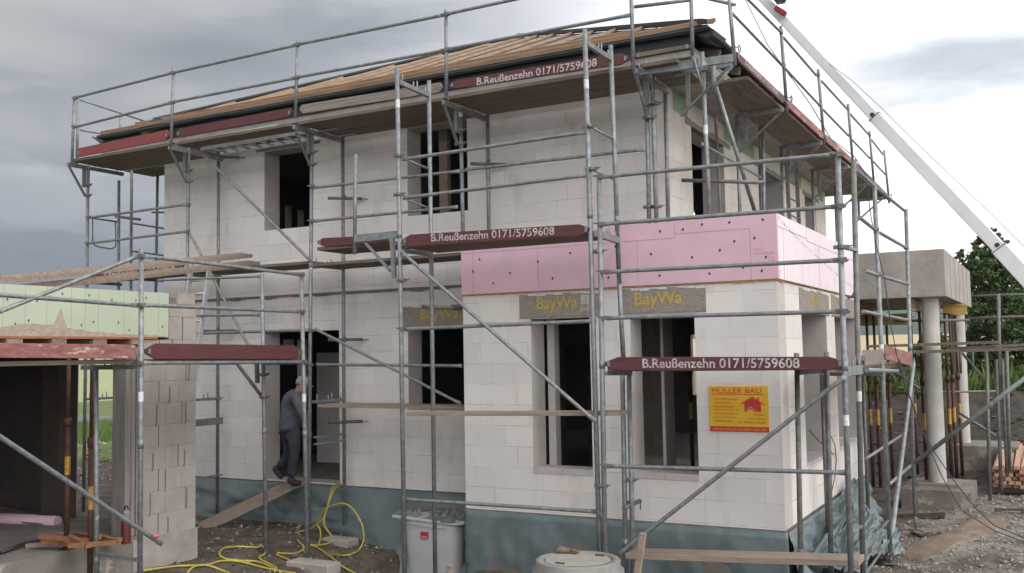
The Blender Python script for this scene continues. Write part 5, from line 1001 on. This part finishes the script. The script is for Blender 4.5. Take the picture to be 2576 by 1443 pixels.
# trousers
T = [pp(490, 770, YP), pp(520, 800, YP-.09), pp(530, 900, YP-.10), pp(528, 985, YP-.10), pp(505, 1100, YP-.09), pp(492, 1220, YP-.08), pp(465, 800, YP+.09), pp(462, 900, YP+.10), pp(462, 995, YP+.10), pp(408, 1062, YP+.09), pp(358, 1120, YP+.08), pp(490, 700, YP)]
skin('trousers', T, [(0, 1), (1, 2), (2, 3), (3, 4), (4, 5), (0, 6), (6, 7), (7, 8), (8, 9), (9, 10), (0, 11)], [.15, .115, .098, .08, .074, .078, .115, .098, .08, .07, .066, .15], TRO, man)
J = [pp(478, 765, YP), pp(470, 690, YP), pp(490, 580, YP), pp(505, 470, YP), pp(530, 390, YP), pp(556, 345, YP),
     pp(540, 400, YP-.20), pp(590, 520, YP-.24), pp(625, 610, YP-.22), pp(660, 700, YP-.18),
     pp(545, 400, YP+.16), pp(575, 515, YP+.22), pp(592, 615, YP+.22), pp(618, 690, YP+.16)]
skin('jacket', J, [(0, 1), (1, 2), (2, 3), (3, 4), (4, 5), (4, 6), (6, 7), (7, 8), (8, 9), (4, 10), (10, 11), (11, 12), (12, 13)], [(.195, .165), (.185, .165), (.185, .16), (.19, .165), (.14, .13), .085, .082, .076, .066, .055, .082, .072, .06, .05], CLO, man)
skin('jacket_hem', [pp(476, 715, YP), pp(480, 790, YP)], [(0, 1)], [(.222, .192), (.218, .188)], NAVY, man)
for nm, pts, rs in (('boot', [pp(492, 1215, YP-.08), pp(485, 1262, YP-.08), pp(530, 1283, YP-.09), pp(592, 1286, YP-.10)], [.068, .066, .056, .042]), ('boot', [pp(360, 1110, YP+.08), pp(330, 1140, YP+.08), pp(365, 1185, YP+.08), pp(405, 1232, YP+.08)], [.066, .066, .054, .042])):
    skin(nm, pts, [(0, 1), (1, 2), (2, 3)], rs, BOOT, man)
# body: neck, head with face, and hands grown as one skin surface
hd = Vector((.86, .42, -.28)).normalized(); up = Vector((.25, .12, .96)).normalized(); lt = up.cross(hd).normalized()
V = [neck+Vector((-.03, -.01, -.08)), neck, head-up*.02, head+up*.055, head+up*.095, head+hd*.045-up*.045, head+hd*.075-up*.075, head+hd*.098-up*.015, head+lt*.082-up*.02, head-lt*.082-up*.02]
E_ = [(0, 1), (1, 2), (2, 3), (3, 4), (2, 5), (5, 6), (2, 7), (2, 8), (2, 9)]; RR = [.062, .058, (.084, .09), (.084, .09), .055, .055, .034, .017, .014, .014]
bw = len(V)
def hand(w_, d, s_):
    d = Vector(d).normalized(); sd_ = d.cross(Vector((0, 0, 1))).normalized(); b0 = len(V); V.append(w_); RR.append(.026); V.append(w_+d*.05); RR.append(.03); E_.append((b0, b0+1)); palm = w_+d*.085; V.append(palm); RR.append(.032); E_.append((b0+1, b0+2))
    for i in range(4):
        o_ = sd_*(.027-.018*i); L_ = (.06, .072, .068, .052)[i]; cur = Vector((-.012, 0, -.01)); a = len(V); V.append(palm+d*.022+o_); RR.append(.009); V.append(palm+d*(.022+L_*.5)+o_+cur); RR.append(.0085); V.append(palm+d*(.022+L_*.8)+o_+cur*3); RR.append(.0075); E_.extend([(b0+2, a), (a, a+1), (a+1, a+2)])
    a = len(V); V.append(w_+d*.045+sd_*.038*s_); RR.append(.011); V.append(w_+d*.085+sd_*.052*s_); RR.append(.009); E_.extend([(b0+1, a), (a, a+1)])
    return b0
h1 = hand(pp(668, 715, YP-.17), (.25, -.05, -1), 1); h2 = hand(pp(620, 700, YP+.15), (.4, .1, -.9), -1)
V.append(pp(550, 420, YP)); RR.append(.06); tI = len(V)-1; E_ += [(0, tI)]
for hI, el, sh in ((h1, pp(628, 605, YP-.22), pp(540, 405, YP-.19)), (h2, pp(592, 615, YP+.22), pp(545, 405, YP+.16))):
    V.append(el); RR.append(.035); V.append(sh); RR.append(.045); n_ = len(V); E_ += [(hI, n_-2), (n_-2, n_-1), (n_-1, tI)]
skin('body', V, E_, RR, SKN, man, root=tI)
mb = MB()                       # cap: dome and peak
for j in range(7):
    for i in range(20):
        th = 2*math.pi*i/20; ph = math.pi/2*j/6; q = head+up*(.02+.108*math.sin(ph))+(hd*math.cos(th)*.112+lt*math.sin(th)*.098)*math.cos(ph)*(1 if j else 1.0); mb.v.append(tuple(q))
for j in range(6):
    for i in range(20): a = j*20+i; b = j*20+(i+1) % 20; mb.f.append((a, b, b+20, a+20)); mb.m.append(0); mb.sm.append(True)
k0 = [head+up*.022+hd*.10*math.cos(t)+lt*.085*math.sin(t) for t in (-.9, -.45, 0, .45, .9)]; k1 = [head+up*.0+hd*(.175*math.cos(t*.8))+lt*.08*math.sin(t) for t in (-.9, -.45, 0, .45, .9)]
for i in range(4): mb.quad(k0[i], k0[i+1], k1[i+1], k1[i])
mb.build('cap', CAPM, man)
mb = MB()
for i in range(9): t = math.pi*.62+math.pi*.76*i/8; q = head-up*.02+(hd*math.cos(t)*.098+lt*math.sin(t)*.088); mb.path([q+up*.05, q-up*.015], [.02, .014], 6)
mb.build('hair', mat('grey hair', (.25, .24, .23), (.15, .14, .14), scale=60, rough=.8), man)
mb = MB(); q = pp(683, 770, YP-.2); mb.box(q.x-.025, q.x+.03, q.y-.02, q.y+.02, q.z-.06, q.z+.03); mb.tube(q+Vector((0, 0, .03)), q+Vector((0, 0, .07)), .01, 8); tag(mb.build('red_box', SR, bevel=.006), 'small red box carried in the hand of the man in the doorway', 'tool box')
# ------------------------------------------------------------------ planting
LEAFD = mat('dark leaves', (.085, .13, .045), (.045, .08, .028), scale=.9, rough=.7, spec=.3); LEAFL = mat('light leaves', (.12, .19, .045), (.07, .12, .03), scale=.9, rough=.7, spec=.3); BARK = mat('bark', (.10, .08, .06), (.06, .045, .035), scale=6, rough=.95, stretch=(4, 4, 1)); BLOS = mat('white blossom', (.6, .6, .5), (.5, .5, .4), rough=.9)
def crown(blobs, Y, n, size, seed, parent=None, name='crown', mats=(LEAFD, LEAFL), depth=1.0, light=.25, k_=1.0):
    r_ = random.Random(seed); mb = MB(); tot = sum(b[2]**2 for b in blobs)
    for (px, py, rp) in blobs:
        c = on(px, py, 1, Y); R_ = rp*(c-Vector(CC)).length/FPX; c = c+Vector((0, r_.uniform(-.6, .6)*R_*depth, 0)); m_ = int(n*rp*rp/tot); nc = max(4, int(m_/26))
        for q in range(nc):
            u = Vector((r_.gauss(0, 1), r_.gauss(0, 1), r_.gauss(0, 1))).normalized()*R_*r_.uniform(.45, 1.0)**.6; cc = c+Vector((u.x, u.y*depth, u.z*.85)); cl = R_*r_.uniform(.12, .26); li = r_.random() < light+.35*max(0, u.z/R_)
            for w_ in range(26):
                v = cc+Vector((r_.gauss(0, 1), r_.gauss(0, 1), r_.gauss(0, .6)))*cl*.6; a = Vector((r_.gauss(0, 1), r_.gauss(0, 1), r_.gauss(0, 1))).normalized(); b = a.cross(Vector((r_.gauss(0, 1), r_.gauss(0, 1), r_.gauss(0, 1)))).normalized(); s_ = size*r_.uniform(.6, 1.3)
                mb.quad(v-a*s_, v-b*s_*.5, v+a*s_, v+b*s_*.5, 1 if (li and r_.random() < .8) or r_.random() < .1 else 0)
    return mb.build(name, list(mats), parent, recalc=False)
def tree(lab, blobs, Y, n, size, seed, trunk, limbs, r0, kind='tree', light=.25, mats=(LEAFD, LEAFL)):
    b = on(trunk[0][0], trunk[0][1], 1, Y); t = thing('tree', lab, kind, (b.x, b.y, gz(b.x, b.y)), 'trees at the right edge of the plot')
    pts = [Vector((b.x, b.y, gz(b.x, b.y)-.1))]+[on(x, y, 1, Y+.1*i) for i, (x, y) in enumerate(trunk)]; mb = MB(); mb.path(pts, [r0*(1-.8*i/(len(pts)-1)) for i in range(len(pts))], 10)
    for (x0, y0_, x1, y1) in limbs: a, c = on(x0, y0_, 1, Y+.1), on(x1, y1, 1, Y+random.uniform(-.5, .5)); mb.path([a, a.lerp(c, .5)+Vector((0, 0, -.05)), c], [r0*.35, r0*.22, r0*.08], 7)
    mb.build('trunk', BARK, t); crown(blobs, Y, n, size, seed, t, light=light, mats=mats); return t
random.seed(11)
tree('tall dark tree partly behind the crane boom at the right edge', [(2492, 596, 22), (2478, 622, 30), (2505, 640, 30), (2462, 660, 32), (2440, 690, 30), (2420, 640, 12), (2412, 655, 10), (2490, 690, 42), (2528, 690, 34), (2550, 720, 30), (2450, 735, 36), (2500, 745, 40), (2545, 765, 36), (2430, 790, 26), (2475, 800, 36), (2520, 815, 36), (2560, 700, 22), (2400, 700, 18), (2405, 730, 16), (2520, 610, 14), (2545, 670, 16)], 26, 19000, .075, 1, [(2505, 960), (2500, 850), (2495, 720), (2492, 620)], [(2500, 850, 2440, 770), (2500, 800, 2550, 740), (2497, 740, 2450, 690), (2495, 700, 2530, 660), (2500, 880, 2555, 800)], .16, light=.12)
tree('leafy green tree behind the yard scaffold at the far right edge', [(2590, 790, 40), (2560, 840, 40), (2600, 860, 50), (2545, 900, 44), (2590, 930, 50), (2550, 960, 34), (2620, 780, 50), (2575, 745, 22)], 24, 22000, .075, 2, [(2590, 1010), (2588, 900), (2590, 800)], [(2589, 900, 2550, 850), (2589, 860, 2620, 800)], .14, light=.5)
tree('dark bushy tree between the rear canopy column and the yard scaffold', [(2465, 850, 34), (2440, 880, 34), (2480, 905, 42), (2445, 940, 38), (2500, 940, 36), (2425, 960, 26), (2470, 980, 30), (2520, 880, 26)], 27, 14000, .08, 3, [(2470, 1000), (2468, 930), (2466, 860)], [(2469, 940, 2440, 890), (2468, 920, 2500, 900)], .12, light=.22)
def bush(lab, blobs, Y, n, size, seed, light=.55, mats=(LEAFD, LEAFL)):
    b = on(blobs[0][0], 1000, 1, Y); t = thing('bush', lab, 'bush', (b.x, b.y, gz(b.x, b.y)), 'bushes behind the soil mound'); mb = MB(); r_ = random.Random(seed)
    for bl in blobs[:6]: c = on(bl[0], bl[1], 1, Y); g_ = Vector((c.x*.9+b.x*.1, Y, gz(c.x, Y)-.1)); mb.path([g_, g_.lerp(c, .5)+Vector((.05, 0, 0)), c], [.03, .02, .01], 6)
    mb.build('stems', BARK, t); crown(blobs, Y, n, size, seed, t, name='foliage', light=light, mats=mats)
bush('broad pale green shrub seen left of the front canopy column', [(2330, 900, 34), (2345, 860, 28), (2350, 810, 16), (2360, 920, 34), (2310, 950, 34), (2345, 970, 30), (2370, 880, 24)], 22, 14000, .07, 5, .7)
bush('low bright green bush seen through the canopy props', [(2200, 960, 28), (2235, 950, 30), (2270, 960, 32), (2300, 985, 30), (2180, 985, 26), (2240, 990, 30), (2210, 930, 14), (2285, 930, 18)], 24, 12000, .07, 6, .75, mats=(LEAFD, LEAFL))
bush('dark shrub between the two canopy columns', [(2400, 930, 30), (2410, 970, 30), (2395, 880, 20), (2420, 900, 22)], 25, 9000, .07, 7, .35)
def tuft(name, lab, c, rx, ry, n, h, m, seed):
    r_ = random.Random(seed); mb = MB()
    for i in range(n):
        x = c[0]+r_.uniform(-rx, rx); y = c[1]+r_.uniform(-ry, ry); z = gz(x, y)-.02; a = r_.uniform(0, 6.28); hh = h*r_.uniform(.5, 1.2); d = Vector((math.cos(a), math.sin(a), 0)); s_ = d.cross(Vector((0, 0, 1)))*.012*(1+h)
        q = Vector((x, y, z)); mb.poly([q-s_, q+s_, q+d*hh*.15+Vector((0, 0, hh*.6))+s_*.6, q+d*hh*.35+Vector((0, 0, hh)), q+d*hh*.15+Vector((0, 0, hh*.6))-s_*.6])
    return tag(mb.build(name, m, recalc=False), lab, kind='stuff')
GR = mat('bright grass blades', (.16, .25, .05), (.09, .15, .03), scale=1.2, rough=.8)
q = on(2540, 1000, 1, 17); tuft('grass', 'tall bright grass behind the yard scaffold', (q.x, 18.5), 3.5, 2.2, 6500, .75, GR, 1)
q = on(2250, 1000, 1, 17); tuft('grass', 'rough grass and weeds growing over and behind the soil mound', (q.x+1, 19.5), 7, 2.6, 9000, .5, GR, 2)
q = PM; tuft('grass', 'bright grass beyond the soil heap behind the garage', (q.x-5.0, q.y+5.5), 6, 4, 14000, .38, GR, 3)
# ------------------------------------------------------------------ stones, sand, gravel and site litter
rr = random.Random(21)
def stones(name, lab, area, n, s0, s1, m, seed):
    r_ = random.Random(seed); mb = MB()
    for i in range(n):
        x, y = area(r_); s_ = s0*(s1/s0)**(r_.random()**2.5); z = gz(x, y)+s_*.15; k = len(mb.v); ax = [r_.uniform(.6, 1.3)*s_ for _ in range(3)]; ro = Matrix.Rotation(r_.uniform(0, 6.28), 3, 'Z')
        for d in ((1, 0, 0), (0, 1, 0), (-1, 0, 0), (0, -1, 0), (.1, .1, .75), (0, 0, -.6)):
            v = ro @ Vector([d[j]*ax[j]*r_.uniform(.75, 1.25) for j in range(3)]); mb.v.append((x+v.x, y+v.y, z+v.z))
        for f in ((0, 1, 4), (1, 2, 4), (2, 3, 4), (3, 0, 4), (1, 0, 5), (2, 1, 5), (3, 2, 5), (0, 3, 5)): mb.f.append(tuple(k+j for j in f)); mb.m.append(r_.choice((0, 0, 1, 2))); mb.sm.append(False)
    return tag(mb.build(name, m, recalc=False), lab, kind='stuff')
mat('dark clod', (.07, .052, .04), (.04, .03, .024), scale=30, rough=1)
ST = [mat('brown stone', (.20, .165, .135), (.12, .10, .08), scale=30, rough=.95), mat('grey stone', (.30, .28, .26), (.20, .19, .18), scale=30, rough=.95), mat('pale stone', (.36, .32, .28), (.26, .23, .20), scale=30, rough=.95)]
stones('soil_clods', 'stones and clods strewn over the soil before the door', lambda r: (r.uniform(-9.5, -4.2), r.uniform(-2.4, 1.0)), 2600, .005, .05, [ST[0], MATS['dark clod'], ST[1]], 1)
stones('gravel', 'grey gravel and rubble in the yard right of the house', lambda r: (r.uniform(.6, 5), r.uniform(-.5, 7.5)), 9000, .006, .04, ST[1:]+[ST[0]], 2)
stones('rubble', 'rubble and clods over the soil mounds at the back', lambda r: (r.uniform(-2.5, 6), r.uniform(8, 17)), 1800, .02, .09, [MATS['dark clod'], MATS['dark clod'], ST[0]], 3)
stones('rubble', 'rubble over the soil heap behind the garage', lambda r: (PM.x+r.uniform(-4, 4), PM.y+r.uniform(-3.5, 2.0)), 1500, .02, .10, ST, 4)
def drape(name, pts, m, lab, kind=None, cat=None, up_=.012, bump=.03, n=26):
    w_ = [Vector((p.x, p.y)) for p in pts]; c = sum(w_, Vector((0, 0)))/len(w_); mb = MB(); K = len(w_)
    for j in range(n+1):
        for i in range(K*3):
            a = w_[(i//3) % K].lerp(w_[(i//3+1) % K], (i % 3)/3); q = c.lerp(a, j/n*(1+.06*noise.noise(Vector((i*.6, 3, 1))))); z = gz(q.x, q.y)+(up_+bump*(1-(j/n)**2))-(.05 if j == n else 0)+.02*noise.noise(Vector((q.x*5, q.y*5, 7)))*(1 if j < n else 0); mb.v.append((q.x, q.y, z))
    for j in range(n):
        for i in range(K*3): a = j*K*3+i; b = j*K*3+(i+1) % (K*3); mb.f.append((a, b, b+K*3, a+K*3)); mb.m.append(0); mb.sm.append(True)
    return tag(mb.build(name, m, recalc=False), lab, cat, kind=kind)
SAND = mat('building sand', (.235, .175, .125), (.15, .115, .085), scale=3, rough=.95, bump=.7, bscale=40, c3=(.16, .14, .12), t3=.58, scale3=9)
drape('sand', [hz(2255, 1400), hz(2290, 1372), (hz(2340, 1352)), hz(2390, 1335), hz(2440, 1308), hz(2480, 1300), hz(2530, 1303), hz(2535, 1322), hz(2480, 1345), hz(2440, 1362), hz(2380, 1385), hz(2330, 1410), hz(2280, 1412)], SAND, 'tongue of orange building sand spilled across the yard', kind='stuff', bump=.05)
GRAV = mat('pale crushed gravel', (.34, .32, .31), (.20, .19, .18), scale=42, rough=.95, bump=1.0, bscale=70)
mb = MB(); a, b = hz(2200, 1308), hz(2378, 1303); mb.bar(a+Vector((0, 0, .04)), b+Vector((0, 0, .04)), .07, .06); tag(mb.build('timber_beam', mat('wet dark timber', (.07, .05, .04), (.04, .03, .025), scale=6, rough=.7)), 'wet dark timber lying on the ground behind the scaffold legs', 'timber')
mb = MB(); a, b = hz(2503, 1287), hz(2640, 1287); mb.bar(a+Vector((0, 0, .02)), b+Vector((0, 0, .02)), .07, .03); tag(mb.build('timber_beam', mat('wet dark timber', (.07, .05, .04))), 'thin dark board on the ground before the batten stack', 'timber')
mb = MB(); mb.path([hz(2295, 1340), hz(2300, 1350)+Vector((0, 0, .03)), hz(2320, 1352), hz(2335, 1346)+Vector((0, 0, .02))], [.02, .025, .03, .015], 7); tag(mb.build('root', RUST), 'curved rusty scrap lying on the gravel', 'scrap')
for px, py, s_, lab in ((2108, 1385, .0, ''),):
    pass
for i, (px, py, w_, d_) in enumerate(((2225, 1398, .12, .08), (2110, 1362, .16, .12))):
    q = hz(px, py); mb = MB(); mb.box(q.x-w_, q.x+w_, q.y-d_, q.y+d_, q.z-.05, q.z+.03); tag(mb.build('sole_board', WOODG, bevel=.004), ('small board' if i == 0 else 'larger board')+' packed under a scaffold foot right of the house', 'board')
# timber stack
ts = thing('batten_stack', 'stack of new roofing battens by the right edge', 'timber stack', (2.4, 8.5, -.5))
for a in range(2): mb = MB(); y = 7.7+a*2.6; mb.box(1.65, 3.6, y, y+.1, gz(2, y)-.05, -.40); mb.build('bearer', WOODG, ts)
for j in range(6):
    for i in range(17):
        if j == 5 and i % 3 == 2: continue
        x = 1.68+i*.1+rr.uniform(-.01, .01)+(.03 if j % 2 else 0); z = -.385+j*.062; y0_ = 7.35+rr.uniform(-.12, .12); sl_ = rr.uniform(-.06, .06) if j >= 3 else 0
        mb = MB(); mb.hexa([(x, y0_, z), (x+.085, y0_, z), (x+.085+sl_, y0_+4.2, z), (x+sl_, y0_+4.2, z), (x, y0_, z+.055), (x+.085, y0_, z+.055), (x+.085+sl_, y0_+4.2, z+.055), (x+sl_, y0_+4.2, z+.055)])
        mb.build('batten', MATS.get('stack battens') or mat('stack battens', (.50, .30, .20), (.36, .20, .125), scale=6, rough=.7, stretch=(4, .4, 4), bump=.2), ts)
# crumpled membrane at the right wall
def crumple(lab, corners, n, amp, seed, lift=.0):
    mb = MB(); a, b, c, d = corners
    for j in range(n+1):
        for i in range(n+1):
            u, v = i/n, j/n; q = a.lerp(b, u).lerp(d.lerp(c, u), v); w_ = noise.noise(Vector((u*4, v*4, seed)))*amp+abs(noise.noise(Vector((u*9, v*9, seed+3))))*amp*.7
            e = 1-max(abs(u-.5), abs(v-.5))*1.2; q = q+Vector((w_*.6, w_*.3, abs(w_)*1.2+lift*e)); q += Vector((.3, .2, 0))*noise.noise(Vector((u*2, v*2, seed+9)))*amp*2; mb.v.append(tuple(q))
    for j in range(n):
        for i in range(n): k = j*(n+1)+i; mb.f.append((k, k+1, k+n+2, k+n+1)); mb.m.append(0); mb.sm.append(False)
    o = mb.build('crumpled_membrane', FOIL, recalc=False); s2 = o.modifiers.new('t', 'SOLIDIFY'); s2.thickness = .004; return tag(o, lab, 'membrane')
crumple('crumpled blue grey membrane slumped against the right base of the extension', [Vector((.06, .5, -.5)), Vector((.75, .4, -.52)), Vector((.6, 2.6, -.35)), Vector((.04, 3.6, -.02))], 26, .20, 4, .10)
crumple('loose flap of membrane on the ground between the right scaffold legs', [Vector((.55, 1.0, -.5)), Vector((1.0, 1.6, -.52)), Vector((.75, 2.7, -.48)), Vector((.3, 2.2, -.4))], 18, .12, 12, .12)
mb = MB(); mb.path([on(*c, 0, .03) for c in ((2085, 1085), (2100, 1120), (2104, 1160), (2100, 1200), (2092, 1240))], .006, 6); mb.path([on(*c, 0, .03) for c in ((2035, 1082), (2060, 1110), (2085, 1130), (2098, 1145))], .006, 6); tag(mb.build('wall_cable', ROOFK), 'thin dark cable drooping down the right wall of the extension', 'cable')

mb = MB(); p = on(1119, 420, 1, 1.75); mb.box(p.x-.075, p.x+.075, 1.70, 1.80, 2.95, 5.5); tag(mb.build('timber_post', WOODP, bevel=.004), 'rough timber post standing inside the middle upper window', 'timber post')
mb = MB(); a, b = on(1368, 1168, 1, .5), on(1340, 1000, 1, .62); mb.bar(a, a+(b-a)*1.4+Vector((0, 0, .1)), .06, .03); tag(mb.build('timber_batten', WOODN), 'yellowish batten leaning inside the left window of the extension', 'batten')

# ------------------------------------------------------------------ air
mb = MB(); mb.box(-760, 980, -70, 1560, -12, 95)
hm = bpy.data.materials.new('thin moist air'); hm.use_nodes = True; t = hm.node_tree; t.nodes.clear(); v = t.nodes.new('ShaderNodeVolumePrincipled'); v.inputs['Color'].default_value = (.80, .87, .97, 1); v.inputs['Density'].default_value = .00022; v.inputs['Anisotropy'].default_value = .2
oo = t.nodes.new('ShaderNodeOutputMaterial'); t.links.new(v.outputs[0], oo.inputs['Volume'])
hz_ = mb.build('haze', hm); tag(hz_, 'thin moist air that pales the distant hills', kind='stuff')

mb = MB(); a, b = on(1569, 1279, 1, -.72), on(1600, 1265, 1, -.34); d = (b-a).normalized(); mb.tube(a, a+d*.5, .025, 12); mb.path([b, b+d*.06, b+d*.09+Vector((.02, 0, -.02)), b+d*.08+Vector((.02, 0, -.09))], .008, 6); c = a+d*.2; mb.tube(c+Vector((0, 0, .03)), c+Vector((.02, 0, .06)), .014, 8); mb.bar(c+Vector((-.04, 0, .03)), c+Vector((.05, 0, .03)), .04, .03); mb.build('wall_tie', STEELD, es)
mb = MB(); mb.tube(on(1062, 772, 1, -.4), on(1160, 777, 1, .1), .025, 12); mb.build('wall_tie', STEELD, es)
